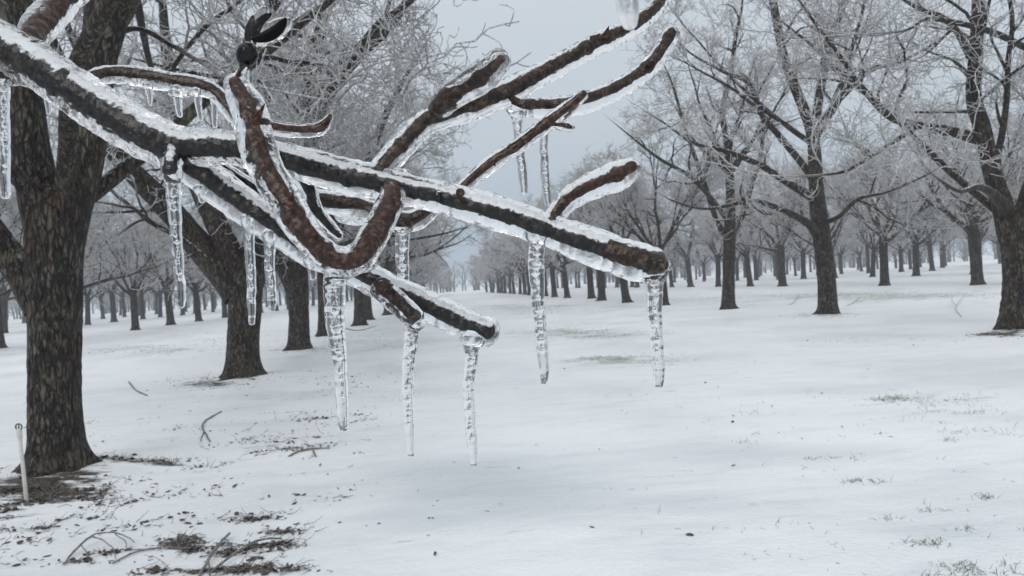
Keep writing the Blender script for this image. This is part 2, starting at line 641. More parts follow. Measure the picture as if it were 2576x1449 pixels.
def twig_cloud(rng, limbs, n2, n3, n4, tw=1.0, sc=1.0, low=0.25, keep=None):
    """limbs: (pts, rad) of the main limbs; gives the finer branches as tube lists"""
    pts1, rad1 = limbs
    Ltot = np.linalg.norm(np.diff(pts1, axis=1), axis=2).sum(1)
    P, D, r, t, idx = spawn(rng, pts1, rad1, n2, low, 1.0, 0.85, 0.25, 0.10)
    L2 = sc * (1.0 + 1.9 * rng.rand(len(P))) * (1.15 - 0.5 * t)
    p2, r2 = grow(rng, P, D, L2, np.clip(r * 0.65, 0.017, 0.046) * tw ** 0.5, 0.009 * tw, 9, 0.22, 0.02)
    P, D, r, t, idx = spawn(rng, p2, r2, n3, 0.15, 1.0, 0.85, 0.3, 0.05)
    L3 = sc * (0.45 + 0.75 * rng.rand(len(P)))
    p3, r3 = grow(rng, P, D, L3, np.clip(r * 0.65, 0.009, 0.016) * tw, 0.0075 * tw, 6, 0.32, 0.015)
    P, D, r, t, idx = spawn(rng, p3, r3, n4, 0.1, 1.0, 0.8, 0.35, 0.04)
    L4 = sc * (0.18 + 0.38 * rng.rand(len(P)))
    p4, r4 = grow(rng, P, D, L4, 0.0085 * tw, 0.0055 * tw, 5, 0.45, 0.03)
    # twigs that sit straight on the limbs
    P, D, r, t, idx = spawn(rng, pts1, rad1, n3, 0.2, 1.0, 1.1, 0.35, 0.1)
    p5, r5 = grow(rng, P, D, sc * (0.4 + 0.7 * rng.rand(len(P))), 0.013 * tw, 0.0065 * tw, 6, 0.32, 0.0)
    return [(p2, r2, 5), (p3, r3, 4), (p4, r4, 3), (p5, r5, 3)]


def clear_of_camera(sets, rmin):
    out = []
    for p, r, k in sets:
        ok = (np.linalg.norm(p - CAM, axis=2).min(1) > rmin)
        out.append((p[ok], r[ok], k))
    return out


def mesh_sets(name, sets):
    parts = []
    for p, r, k in sets:
        if len(p):
            v, q, rr, _ = tubes(p, r, k)
            parts.append((v, q, rr))
    V, Q, R_ = merge(parts)
    return make_mesh(name, V, Q, attrs={'rad': R_})


def trunk_mesh(name, path, sides, rings, flare=1.0, seed=0, amp=0.05, base=None):
    """path rows (x,y,z,r) from the foot up; root flare and ridged bark relief"""
    c = catmull(path, rings)
    pts, rad = c[:, :3][None], c[:, 3][None].copy()
    z0 = path[0][2]
    hgt = np.maximum(pts[0, :, 2] - z0 - 0.05, 0)
    V, Q, R_, ring = tubes(pts, rad, sides)
    ang = np.arctan2(ring[:, 1], ring[:, 0])
    hh = np.repeat(hgt, sides)
    lob = 0.55 + 0.6 * np.maximum(0, np.sin(ang * 3 + seed * 1.7)) ** 1.5 + 0.4 * np.maximum(0, np.sin(ang * 5 + seed)) ** 2
    fl = flare * np.exp(-hh / 0.13) * lob * 0.95 + flare * 0.08 * np.exp(-hh / 0.5)
    n = fbm(np.stack([V[:, 0] * 9 + seed, V[:, 1] * 9, V[:, 2] * 2.0], -1), 3)
    ridge = 1 - np.abs(fbm(np.stack([V[:, 0] * 17 + seed, V[:, 1] * 17, V[:, 2] * 3.2], -1), 3)) * 2.6
    off = R_ * (fl + amp * 0.9 * n + amp * 1.1 * ridge)
    V = V + ring * off[:, None]
    return make_mesh(name, V, Q, attrs={'rad': np.maximum(R_, 0.2)})


def limb_mesh(name, path, sides, rings, amp=0.05, seed=0):
    c = catmull(path, rings)
    pts, rad = c[:, :3][None], np.maximum(c[:, 3], 0.004)[None]
    V, Q, R_, ring = tubes(pts, rad, sides)
    n = fbm(np.stack([V[:, 0] * 12 + seed, V[:, 1] * 12, V[:, 2] * 4], -1), 3)
    V = V + ring * (R_ * amp * 1.6 * n)[:, None]
    return make_mesh(name, V, Q, attrs={'rad': R_})


def hero_tree(key, d, trunk_px, limbs_px, label, seed, n2, n3, n4, extra=6, crown_h=(6.0, 3.0), sides=64, rings=170,
              flare=1.0, tw=1.0, group=None, low=0.25, keep=None):
    """a tree whose trunk and main limbs follow the photograph; px radii at the tree's depth d"""
    rng = np.random.RandomState(seed)
    base = POS[key].copy()
    root = obj('orchard_tree', None)
    root.location = base
    tag(root, label, 'tree', group)
    tp = []
    for (x, y, r) in trunk_px:
        p = px(x, y, d)
        tp.append([*(p - base), r * d / F])
    tp[0][0:3] = [0, 0, -0.12]
    tp = np.array(tp)
    tp[:, 3] *= 0.92
    tm = trunk_mesh('trunk', tp, sides, rings, flare, seed, 0.055)
    obj('trunk', tm, M_BARK, root)
    paths = []
    for lm in limbs_px:
        q = []
        nn = len(lm) - 1
        for i, e in enumerate(lm):
            x, y, r = e[:3]
            dd = d + (e[3] if len(e) > 3 else 0.0)
            p = px(x, y, dd) - base
            q.append([*p, r * dd / F])
        q = np.array(q)
        # goes on past the picture's information, thinning out
        v = nrm(q[-1, :3] - q[-2, :3])
        e1 = q[-1, :3] + v * 1.1 + np.array([rng.normal(0, .2), rng.normal(0, .2), 0.35])
        e2 = e1 + v * 0.9 + np.array([rng.normal(0, .3), rng.normal(0, .3), 0.5])
        q = np.vstack([q, [*e1, q[-1, 3] * 0.55], [*e2, 0.008]])
        paths.append(q)
        big = q[:, 3].max() > 0.05
        lmsh = limb_mesh('limb', q, 20 if big else 10, 60 if big else 36, 0.06, seed)
        obj('limb', lmsh, M_BARK, root)
    # limbs that lean towards and away from the viewer, seen foreshortened
    top = tp[-1, :3]
    if extra:
        az = np.linspace(0, 2 * math.pi, extra, endpoint=False) + rng.rand(extra) * 0.6
        D = np.stack([np.cos(az) * 0.75, np.sin(az) * 0.75, 0.55 + 0.5 * rng.rand(extra)], -1)
        P = np.repeat(top[None], extra, 0) + np.array([0, 0, -0.3])
        pe, re = grow(rng, P, nrm(D), crown_h[0] + crown_h[1] * rng.rand(extra), 0.085, 0.01, 10, 0.10, 0.03)
        for i in range(extra):
            q = np.column_stack([pe[i], re[i]])
            paths.append(q)
            obj('limb', limb_mesh('limb', q, 10, 30, 0.06, seed + i), M_BARK, root)
    S = 16
    rs = resample(paths, S)
    sets = twig_cloud(rng, (rs[:, :, :3], np.maximum(rs[:, :, 3], 0.008)), n2, n3, n4, tw, 1.0, low)
    sets = [(p + base, r, k) for p, r, k in sets]
    sets = clear_of_camera(sets, 4.5)
    if keep is not None:
        sets = [(p[ok], r[ok], k) for (p, r, k) in sets for ok in [keep(p)]]
    sets = [(p - base, r, k) for p, r, k in sets]
    obj('crown', mesh_sets('crown', sets), M_BARK, root)
    return root


def high(z):
    """pruned orchard trees: no twigs hang below height z"""
    return lambda p: p[:, :, 2].min(1) > z + 0.9 * fbm(p[:, 0] * 1.7, 2)


def spread(rmax, key, z):
    return lambda p: (p[:, :, 2].min(1) > z + 0.7 * fbm(p[:, 0] * 1.7, 2)) & (np.hypot(p[:, :, 0] - POS[key][0], p[:, :, 1] - POS[key][1]).max(1) < rmax)


D7 = POS['L1'] @ fwd
D15 = POS['L2'] @ fwd
D22 = POS['L3'] @ fwd
D16 = POS['R1'] @ fwd
D24 = POS['R2'] @ fwd
D32 = POS['R3'] @ fwd
hero_tree('L1', D7, [(138, 1215, 64), (140, 1120, 62), (138, 1000, 61), (139, 860, 62), (136, 760, 66), (135, 680, 68), (139, 600, 72), (146, 530, 74), (150, 470, 60)],
          [[(118, 580, 50), (92, 470, 48), (74, 340, 43), (62, 210, 40), (45, 60, 38), (25, -120, 38, .2), (0, -350, 28, .4)],
           [(162, 580, 50), (192, 470, 48), (226, 360, 40), (240, 240, 39), (248, 140, 44), (266, 40, 50), (255, -90, 42, .3), (230, -300, 30, .8)],
           [(258, 90, 40), (300, 10, 40), (345, -90, 36, -.3), (400, -260, 25, -.6)],
           [(112, 770, 48), (60, 690, 42), (0, 620, 40), (-90, 520, 44, -.2), (-220, 420, 36, -.4), (-350, 330, 26, -.5)],
           [(280, 90, 9), (350, 72, 6.5, .3), (440, 118, 6, .3), (520, 165, 5, .3), (600, 205, 4, .3)],
           [(330, -60, 12), (395, 200, 6, 2.0), (470, 120, 6, 2.4), (530, 55, 6, 2.7), (600, 5, 5, 3.0)]],
          'thick near trunk with flared roots standing behind the white stake', 11, 9, 7, 6, extra=5, sides=110, rings=300, flare=1.5, tw=0.85, low=0.35, keep=high(3.3))
hero_tree('L2', D15, [(609, 968, 46), (611, 900, 41), (613, 840, 40), (616, 780, 42), (615, 720, 46), (618, 680, 42)],
          [[(600, 740, 40), (560, 690, 36), (490, 605, 34), (420, 520, 30, -.2), (340, 440, 26, -.5), (270, 360, 22, -.8), (200, 250, 15, -1.2)],
           [(608, 710, 34), (585, 650, 30), (550, 575, 28), (510, 490, 25, .4), (475, 400, 22, .8), (445, 280, 18, 1.2), (420, 130, 14, 1.6)],
           [(625, 710, 40), (650, 640, 34), (672, 560, 30), (700, 470, 27), (748, 370, 24), (800, 270, 22), (860, 180, 20), (940, 98, 18), (1000, 40, 10)],
           [(640, 640, 28), (650, 520, 25, .5), (640, 400, 22, .8), (650, 260, 20, 1.0), (668, 120, 17, 1.2), (690, -40, 14, 1.4)],
           [(700, 470, 18), (770, 330, 16, .4), (780, 180, 15, .6), (810, 60, 14, .8), (830, -60, 12, 1.0)],
           [(800, 270, 14), (850, 165, 12), (905, 120, 12, -.3), (960, 55, 11, -.5), (1020, 14, 8, -.7)],
           [(860, 172, 13), (780, 178, 12, -.5), (700, 190, 10, -.9), (640, 205, 7, -1.2)],
           [(905, 130, 10), (840, 130, 9, .3), (790, 150, 8, .5), (740, 190, 6, .7)]],
          'forked orchard tree with mossy limbs second along the row from the white stake', 12, 10, 8, 7, extra=4, crown_h=(3.5, 1.5), sides=72, rings=180, flare=1.15, tw=1.0, keep=spread(4.3, 'L2', 1.9))
hero_tree('L3', D22, [(751, 892, 30), (752, 850, 27), (752, 800, 26), (748, 740, 29), (742, 700, 33), (742, 670, 28)],
          [[(735, 710, 24), (700, 650, 20), (650, 570, 18, .3), (600, 470, 15, .6), (560, 360, 12, 1)],
           [(748, 700, 24), (780, 640, 20), (830, 560, 17), (880, 470, 15, .2), (930, 380, 12, .4), (970, 290, 9, .6)],
           [(742, 690, 22), (745, 600, 20), (755, 480, 17), (765, 350, 15, -.4), (780, 220, 12, -.8), (800, 110, 9, -1)],
           [(760, 660, 14), (830, 630, 12, -.5), (920, 600, 10, -1.0), (990, 590, 7, -1.2), (1040, 600, 4, -1.5)]],
          'orchard tree with pale branches third along the row from the white stake', 13, 9, 8, 7, extra=4, crown_h=(4.5, 1.5), sides=56, rings=140, tw=1.1, keep=spread(4.6, 'L3', 1.8))
hero_tree('R1', D16, [(2556, 846, 42), (2556, 800, 38), (2560, 740, 36), (2562, 680, 37), (2562, 620, 42), (2556, 570, 46), (2552, 530, 40)],
          [[(2540, 580, 30), (2520, 510, 24), (2494, 425, 21), (2470, 320, 20), (2450, 244, 18), (2455, 130, 16), (2462, 0, 15), (2470, -150, 12)],
           [(2572, 580, 34), (2600, 480, 28), (2640, 360, 24, .3), (2680, 220, 20, .5)],
           [(2468, 352, 15), (2385, 328, 13, -.3), (2305, 314, 11, -.6), (2235, 290, 9.5, -.8), (2165, 216, 7, -1.0), (2117, 146, 5, -1.2)],
           [(2310, 316, 7, -.6), (2235, 364, 6, -.9), (2165, 408, 5, -1.2), (2103, 436, 3.5, -1.4)],
           [(2440, 140, 10), (2408, 80, 8, .3), (2365, 40, 7, .5), (2300, 15, 5, .8)],
           [(2580, 120, 8), (2500, 82, 8, -.6), (2420, 60, 7, -.9), (2330, 48, 5, -1.2), (2270, 78, 3, -1.5)],
           [(2545, 540, 20), (2500, 490, 12, -.8), (2460, 470, 8, -1.6), (2410, 480, 5, -2.2)]],
          'dark trunk with a litter ring at its foot, first across the lane from the stake', 14, 9, 8, 6, extra=4, sides=64, rings=160, flare=0.8, tw=0.9, keep=high(2.9))
hero_tree('R2', D24, [(2084, 802, 27), (2083, 770, 24), (2079, 700, 23), (2070, 620, 23), (2060, 540, 22), (2054, 480, 19), (2050, 400, 17), (2046, 340, 15)],
          [[(2048, 360, 14), (2030, 296, 13), (2000, 220, 12), (1971, 140, 11), (1955, 60, 10), (1940, -20, 9)],
           [(2048, 350, 12), (2058, 265, 11), (2070, 190, 11), (2085, 110, 10), (2121, 15, 8)],
           [(2060, 330, 9), (2086, 279, 8), (2135, 227, 7, -.4), (2191, 174, 6, -.7), (2260, 158, 4, -1)],
           [(2052, 500, 13), (1988, 464, 9, -.4), (1912, 415, 8, -.7), (1824, 380, 6.5, -1.0), (1744, 359, 4, -1.3)],
           [(2050, 460, 11), (2023, 419, 9, .3), (1960, 342, 8, .5), (1915, 286, 7, .7), (1883, 209, 6, .9), (1814, 178, 4, 1.1)],
           [(2062, 600, 14), (2030, 560, 10, -.5), (1966, 528, 8, -.9), (1892, 506, 6, -1.2), (1781, 525, 4, -1.6)],
           [(2068, 560, 8), (2110, 545, 6, -.5), (2160, 500, 5, -.9), (2240, 480, 3, -1.3)]],
          'slightly leaning dark trunk on a dirt ring, second in the row across the lane', 15, 9, 8, 6, extra=4, sides=56, rings=160, flare=0.9, tw=1.0, keep=spread(5.2, 'R2', 2.1))
hero_tree('R3', D32, [(1832, 786, 20), (1832, 760, 17), (1833, 700, 16), (1834, 640, 16), (1836, 580, 15), (1838, 500, 12), (1834, 420, 11)],
          [[(1836, 450, 9), (1827, 349, 8), (1817, 280, 7), (1835, 200, 6), (1850, 100, 5)],
           [(1836, 560, 8), (1790, 500, 6, -.5), (1730, 440, 5, -.9), (1660, 400, 4, -1.3)],
           [(1836, 600, 9), (1860, 560, 7, .5), (1890, 470, 6, .9), (1915, 380, 5, 1.2)],
           [(1834, 600, 9), (1805, 560, 7), (1775, 470, 6), (1740, 370, 5), (1715, 290, 4)]],
          'upright dark trunk third in the row across the lane', 16, 9, 8, 5, extra=6, crown_h=(4.5, 2.0), sides=40, rings=120, flare=0.8, tw=1.15, keep=spread(4.3, 'R3', 2.1))


def proto_tree(seed, n1, n2, n3, n4, tw, H, rtrunk, sides):
    """a vase-shaped bare orchard tree: trunk with limbs, and crown of twigs"""
    rng = np.random.RandomState(seed)
    th = H * (0.23 + 0.06 * rng.rand())
    lean = rng.normal(0, 0.05, 2)
    tp = np.array([[0, 0, -0.12, rtrunk * 1.05], [lean[0] * .3, lean[1] * .3, th * .3, rtrunk * .95],
                   [lean[0] * .7, lean[1] * .7, th * .7, rtrunk * .92], [lean[0], lean[1], th, rtrunk * 0.9],
                   [lean[0] * 1.3, lean[1] * 1.3, th * 1.25, rtrunk * 0.6]])
    tm = trunk_mesh('trunk', tp, sides, 40, 0.8, seed, 0.05)
    az = np.linspace(0, 2 * math.pi, n1, endpoint=False) + rng.normal(0, 0.25, n1)
    el = np.radians(rng.uniform(28, 72, n1))
    D = np.stack([np.cos(az) * np.cos(el), np.sin(az) * np.cos(el), np.sin(el)], -1)
    P = np.array([lean[0], lean[1], th]) + np.stack([np.zeros(n1), np.zeros(n1), rng.uniform(-0.4, 0.5, n1)], -1)
    Ln = H * (0.42 + 0.22 * rng.rand(n1)) * (0.75 + 0.35 * np.sin(el))
    p1, r1 = grow(rng, P, D, Ln, rtrunk * (0.32 + 0.22 * rng.rand(n1)), 0.014, 12, 0.10, 0.035)
    P2, D2, r_, t_, ix = spawn(rng, p1, r1, 2, 0.25, 0.6, 0.6, 0.2, 0.25)
    p1b, r1b = grow(rng, P2, D2, H * (0.25 + 0.15 * rng.rand(len(P2))), r_ * 0.7, 0.012, 12, 0.10, 0.02)
    pl, rl = np.concatenate([p1, p1b]), np.concatenate([r1, r1b])
    sets = [(pl, rl, 7 if sides > 12 else 4)] + twig_cloud(rng, (pl, rl), n2, n3, n4, tw, H / 12.0)
    cm = mesh_sets('crown', sets)
    tm.materials.append(M_BARK if tw < 2 else M_BARK_FAR)
    cm.materials.append(M_BARK if tw < 2 else M_BARK_FAR)
    return tm, cm


MID = [proto_tree(100 + i, 7, 7, 7, 6, 1.4, 12.5, 0.30, 24) for i in range(6)]
FAR = [proto_tree(200 + i, 7, 5, 5, 3, 3.2, 12.5, 0.30, 12) for i in range(3)]
ROWTXT = {'lane_left': ('bare frosted orchard tree far down the row that starts at the white stake', 'trees along the lane row with the white stake'),
          'lane_right': ('bare frosted orchard tree in the receding row across the lane from the stake', 'trees along the lane row opposite the white stake'),
          'left_2': ('bare frosted orchard tree in the first row behind the white stake row', 'trees of the first row behind the stake row'),
          'left_3': ('bare frosted orchard tree in the second row behind the white stake row', 'trees of the second row behind the stake row'),
          'left_4': ('hazy bare orchard tree in the third row behind the white stake row', 'trees of the third row behind the stake row'),
          'left_5': ('hazy bare orchard tree in the fourth row behind the white stake row', 'trees of the fourth row behind the stake row'),
          'right_2': ('bare frosted orchard tree in the next row beyond the row opposite the stake', 'trees of the next row beyond the opposite lane row'),
          'right_3': ('bare frosted orchard tree two rows beyond the row opposite the stake', 'trees two rows beyond the opposite lane row'),
          'right_4': ('hazy bare orchard tree three rows beyond the row opposite the stake', 'trees three rows beyond the opposite lane row'),
          'right_5': ('hazy bare orchard tree four rows beyond the row opposite the stake', 'trees four rows beyond the opposite lane row'),
          'right_6': ('hazy bare orchard tree five rows beyond the row opposite the stake', 'trees five rows beyond the opposite lane row')}
ORD = {k: v for k, v in zip(range(4, 13), ['fourth', 'fifth', 'sixth', 'seventh', 'eighth', 'ninth', 'tenth', 'eleventh', 'twelfth'])}
count = {'lane_left': 3, 'lane_right': 3}
rngt = np.random.RandomState(21)
for rname, x_, y_, dep, sx in SPOTS:
    tm, cm = (MID[rngt.randint(6)] if dep < 85 else FAR[rngt.randint(3)])
    root = obj('orchard_tree', None)
    root.location = (x_, y_, float(height(x_, y_)))
    root.rotation_euler = (rngt.normal(0, 0.035), rngt.normal(0, 0.035), rngt.rand() * 6.283)
    s = 0.78 + 0.28 * rngt.rand()
    if rname in ('lane_left', 'lane_right'):
        s = min(s, 0.92)
    root.scale = (s, s, s * (0.94 + 0.12 * rngt.rand()))
    tag(root, ROWTXT[rname][0], 'tree', ROWTXT[rname][1])
    if rname in count:
        count[rname] += 1
        if count[rname] in ORD:
            root['label'] = ('bare frosted orchard tree, %s along the row that starts at the white stake' if rname == 'lane_left'
                             else 'bare frosted orchard tree, %s along the row across the lane from the stake') % ORD[count[rname]]
    obj('trunk', tm, None, root)
    obj('crown', cm, None, root)


def far_wood():
    """the distant belt of bare wood closing the view: one mass"""
    rng = np.random.RandomState(5)
    sets = []
    n = 520
    az = yaw + np.radians(rng.uniform(-44, 44, n))
    rr = rng.uniform(300, 420, n)
    X, Y = rr * np.sin(az), rr * np.cos(az)
    # the lane itself stays open a little longer
    H = rng.uniform(8, 14, n)
    P = np.stack([X, Y, np.zeros(n) - 0.2], -1)
    pt, rt = grow(rng, P, np.tile([[0, 0, 1.0]], (n, 1)), H * 0.8, 0.35, 0.10, 6, 0.05, 0.05)
    Pa, Da, r, t, i = spawn(rng, pt, rt, 12, 0.06, 1.0, 0.8, 0.25, 0.1)
    pa, ra = grow(rng, Pa, Da, (H * 0.4)[i], 0.12, 0.06, 5, 0.12, 0.05)
    Pb, Db, r, t, i = spawn(rng, pa, ra, 9, 0.2, 1.0, 0.8, 0.3, 0.1)
    pb, rb = grow(rng, Pb, Db, 1.2 + 1.2 * rng.rand(len(Pb)), 0.055, 0.04, 3, 0.2, 0.03)
    me = mesh_sets('far_wood', [(pt, rt, 5), (pa, ra, 3), (pb, rb, 3)])
    o = obj('far_wood', me, M_BARK_FAR)
    tag(o, 'hazy belt of bare woodland closing off the far end of the orchard', 'woodland', kind='stuff')


far_wood()

# the tree beside the viewer, out of the picture, that carries the iced branch
BT = np.array([-4.1, -0.35, 0.0])


def near_tree():
    rng = np.random.RandomState(31)
    root = obj('orchard_tree', None)
    root.location = BT
    tag(root, 'orchard tree outside the picture that carries the iced branch', 'tree')
    tp = np.array([[0, 0, -0.12, 0.31], [0, 0, 0.8, 0.28], [0, 0.02, 1.8, 0.28], [0, 0, 2.6, 0.27], [-0.05, -0.05, 3.3, 0.18]])
    obj('trunk', trunk_mesh('trunk', tp, 48, 90, 0.9, 5), M_BARK, root)
    az = np.radians([150, 185, 215, 250, 285, 320])
    el = np.radians([45, 60, 40, 55, 45, 62])
    D = np.stack([np.cos(az) * np.cos(el), np.sin(az) * np.cos(el), np.sin(el)], -1)
    p1, r1 = grow(rng, np.tile([[-0.02, -0.02, 2.7]], (6, 1)), D, 6.0, 0.12, 0.014, 12, 0.08, 0.02)
    for i in range(6):
        obj('limb', limb_mesh('limb', np.column_stack([p1[i], r1[i]]), 10, 30, 0.05, i), M_BARK, root)
    sets = twig_cloud(rng, (p1, r1), 6, 6, 4, 1.0)
    obj('crown', mesh_sets('crown', sets), M_BARK, root)


near_tree()

# ------------------------------------------------------------------ the iced branch
branch = obj('iced_branch', None)
BR0 = px(-40, 84, 0.62)
branch.location = BR0
tag(branch, 'dark ice-glazed branch with rows of clear icicles and brown side twigs over the snow', 'branch')
ICE = []       # solids that are fused into one glaze: (verts, quads)
WOODK = 0.66   # ice magnifies the wood it encloses


def to3(spec):
    """rows (x, y, depth, wood px radius, ice px radius) -> rows x,y,z,rw,ri in metres, branch-local"""
    out = []
    for x, y, d, rw, ri in spec:
        p = px(x, y, d) - BR0
        out.append([*p, rw * d / F, ri * d / F])
    return np.array(out)


def closed_tube(c, rad, k, seed=0, amp=0.0, nsc=60.0):
    """tube with rounded ends as a closed solid"""
    T0, T1 = nrm(c[1] - c[0]), nrm(c[-1] - c[-2])
    m_ = 6
    s = np.sin(np.linspace(0.08, math.pi / 2, m_))
    cs = np.cos(np.linspace(0.08, math.pi / 2, m_))
    a = [c[0] - T0 * rad[0] * q * 0.8 for q in cs[:-1]]
    ar = [rad[0] * q for q in s[:-1]]
    b = [c[-1] + T1 * rad[-1] * q * 0.8 for q in cs[:-1][::-1]]
    br = [rad[-1] * q for q in s[:-1][::-1]]
    P = np.vstack([a, c, b])[None]
    R_ = np.concatenate([ar, rad, br])[None]
    V, Q, rr, ring = tubes(P, R_, k)
    if amp:
        V = V + ring * (rr * amp * fbm(V * nsc + seed, 3))[:, None]
    S = P.shape[1]
    V = np.vstack([V, P[0, 0], P[0, -1]])
    n = len(V)
    t0 = [[(j + 1) % k, j, n - 2] for j in range(k)]
    o = (S - 1) * k
    t1 = [[o + j, o + (j + 1) % k, n - 1] for j in range(k)]
    return V, Q, np.array(t0 + t1)


def add_ice(c, ri, k=20, seed=0, amp=0.10, sag=0.0):
    c = c.copy()
    c[:, 2] -= sag
    V, Q, Tt = closed_tube(c, ri, k, seed, amp, 75)
    ICE.append((V, Q, Tt))


def limb(name, spec, mat, seed, amp=0.045, sagk=0.30, k=28, ice=True, knots=(), step=0.0016):
    a = to3(spec)
    ln = np.linalg.norm(np.diff(a[:, :3], axis=0), axis=1).sum()
    n = max(24, int(ln / step))
    c = catmull(a, n)
    pts, rw, ri = c[:, :3], np.maximum(c[:, 3], 0.0005), np.maximum(c[:, 4], 0.001)
    s = np.linspace(0, 1, n)
    rng = np.random.RandomState(seed)
    rwk = rw * WOODK
    rwk = rwk * (1 + 0.11 * fbm(np.column_stack([s * ln * 55, np.full(n, seed + 40.0), np.zeros(n)]), 2))
    for kt in knots:
        rwk = rwk * (1 + 0.30 * np.exp(-((s - kt) * ln / 0.004) ** 2))
    V, Q, Tt = closed_tube(pts, rwk, k, seed, amp, 140)
    V = V + nrm(np.ones((1, 3))) * 0
    me = make_mesh(name, V, Q, Tt)
    o = obj(name, me, mat, branch)
    if ice:
        wob = 1 + 0.07 * fbm(np.column_stack([s * ln * 60, np.full(n, seed), np.zeros(n)]), 2) \
            + 0.05 * fbm(np.column_stack([s * ln * 220, np.full(n, seed + 5), np.zeros(n)]), 2)
        sag = np.clip(ri - rw, 0, None) * sagk
        cc = pts.copy()
        cc[:, 2] -= sag
        Vi, Qi, Ti = closed_tube(cc, ri * 1.05 * wob, 24, seed, 0.09, 90)
        ICE.append((Vi, Qi, Ti))
    return o


A = [(-260, -40, .66, 46, 58), (-120, 42, .64, 46, 58), (0, 108, .62, 45, 57), (100, 168, .61, 44, 57), (200, 234, .605, 44, 58), (300, 300, .60, 43, 56), (400, 352, .597, 42, 55),
     (460, 366, .595, 36, 48), (540, 366, .592, 32, 43), (620, 374, .59, 31, 42), (700, 394, .588, 31, 42), (800, 420, .585, 31, 42),
     (880, 441, .582, 30, 42), (950, 456, .58, 28, 42), (1000, 470, .578, 27, 40), (1100, 490, .576, 26, 40), (1200, 516, .574, 27, 43),
     (1300, 546, .572, 27, 43), (1400, 583, .57, 27, 42), (1500, 618, .568, 28, 46), (1535, 630, .567, 27, 47), (1580, 645, .566, 25, 48), (1640, 661, .565, 22, 45)]
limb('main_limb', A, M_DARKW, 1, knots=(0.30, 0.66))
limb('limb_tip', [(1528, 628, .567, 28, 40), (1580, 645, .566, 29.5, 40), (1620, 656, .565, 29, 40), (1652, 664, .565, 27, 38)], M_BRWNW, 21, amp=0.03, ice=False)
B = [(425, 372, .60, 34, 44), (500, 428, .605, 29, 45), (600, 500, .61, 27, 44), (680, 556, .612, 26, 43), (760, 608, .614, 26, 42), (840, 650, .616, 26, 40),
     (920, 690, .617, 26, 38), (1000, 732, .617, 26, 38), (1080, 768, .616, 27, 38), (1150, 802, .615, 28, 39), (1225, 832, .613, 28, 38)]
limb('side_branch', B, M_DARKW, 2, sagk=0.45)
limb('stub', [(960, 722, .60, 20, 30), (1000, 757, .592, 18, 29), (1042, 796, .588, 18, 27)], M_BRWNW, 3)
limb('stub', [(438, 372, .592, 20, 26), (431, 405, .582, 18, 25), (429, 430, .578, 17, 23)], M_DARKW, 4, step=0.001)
Cc = [(986, 468, .575, 19, 29), (986, 500, .562, 23, 31), (958, 560, .545, 27, 34), (926, 616, .532, 30, 37), (902, 645, .527, 31, 38), (868, 656, .524, 29, 37), (832, 646, .523, 27, 36),
      (786, 606, .522, 27, 37), (740, 546, .524, 27, 40), (722, 505, .525, 22, 39), (700, 474, .527, 23, 41), (664, 408, .53, 21, 42), (648, 370, .532, 26, 43), (638, 335, .533, 23, 44), (632, 290, .536, 25, 45), (612, 246, .54, 21, 41), (590, 206, .543, 13, 30)]
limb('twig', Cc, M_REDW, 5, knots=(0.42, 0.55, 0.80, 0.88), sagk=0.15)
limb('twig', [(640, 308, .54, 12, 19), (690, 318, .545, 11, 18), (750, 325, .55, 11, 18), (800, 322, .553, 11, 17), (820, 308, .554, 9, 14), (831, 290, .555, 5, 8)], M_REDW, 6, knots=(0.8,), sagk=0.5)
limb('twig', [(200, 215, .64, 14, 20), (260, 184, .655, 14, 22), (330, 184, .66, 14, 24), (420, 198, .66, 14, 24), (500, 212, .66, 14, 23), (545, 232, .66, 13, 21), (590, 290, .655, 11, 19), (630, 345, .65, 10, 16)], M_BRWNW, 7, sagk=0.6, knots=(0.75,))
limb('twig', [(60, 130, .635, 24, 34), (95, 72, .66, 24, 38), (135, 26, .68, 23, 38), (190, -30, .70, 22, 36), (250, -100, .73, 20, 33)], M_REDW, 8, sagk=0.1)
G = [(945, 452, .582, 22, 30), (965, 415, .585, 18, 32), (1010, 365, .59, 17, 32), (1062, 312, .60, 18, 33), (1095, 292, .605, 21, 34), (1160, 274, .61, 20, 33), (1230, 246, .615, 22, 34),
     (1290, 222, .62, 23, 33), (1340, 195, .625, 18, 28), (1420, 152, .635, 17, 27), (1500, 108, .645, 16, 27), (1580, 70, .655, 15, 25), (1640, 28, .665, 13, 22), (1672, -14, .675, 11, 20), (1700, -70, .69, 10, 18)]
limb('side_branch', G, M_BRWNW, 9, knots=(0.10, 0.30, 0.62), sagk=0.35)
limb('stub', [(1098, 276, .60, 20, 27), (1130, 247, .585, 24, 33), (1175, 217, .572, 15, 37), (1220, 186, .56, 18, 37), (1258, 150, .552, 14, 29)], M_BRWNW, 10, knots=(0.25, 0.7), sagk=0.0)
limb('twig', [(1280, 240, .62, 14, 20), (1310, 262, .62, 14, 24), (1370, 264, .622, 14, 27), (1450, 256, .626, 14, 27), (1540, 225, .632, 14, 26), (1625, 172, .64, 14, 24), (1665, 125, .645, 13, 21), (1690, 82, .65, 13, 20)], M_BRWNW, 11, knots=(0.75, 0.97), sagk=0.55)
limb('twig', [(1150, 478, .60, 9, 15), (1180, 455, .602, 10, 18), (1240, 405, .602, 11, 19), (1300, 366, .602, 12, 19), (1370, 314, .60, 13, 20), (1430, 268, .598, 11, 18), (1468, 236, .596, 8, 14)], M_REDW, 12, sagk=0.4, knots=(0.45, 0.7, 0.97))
limb('twig', [(1378, 308, .60, 8, 12), (1405, 312, .60, 7, 14), (1436, 320, .60, 4, 10)], M_REDW, 13, step=0.001)
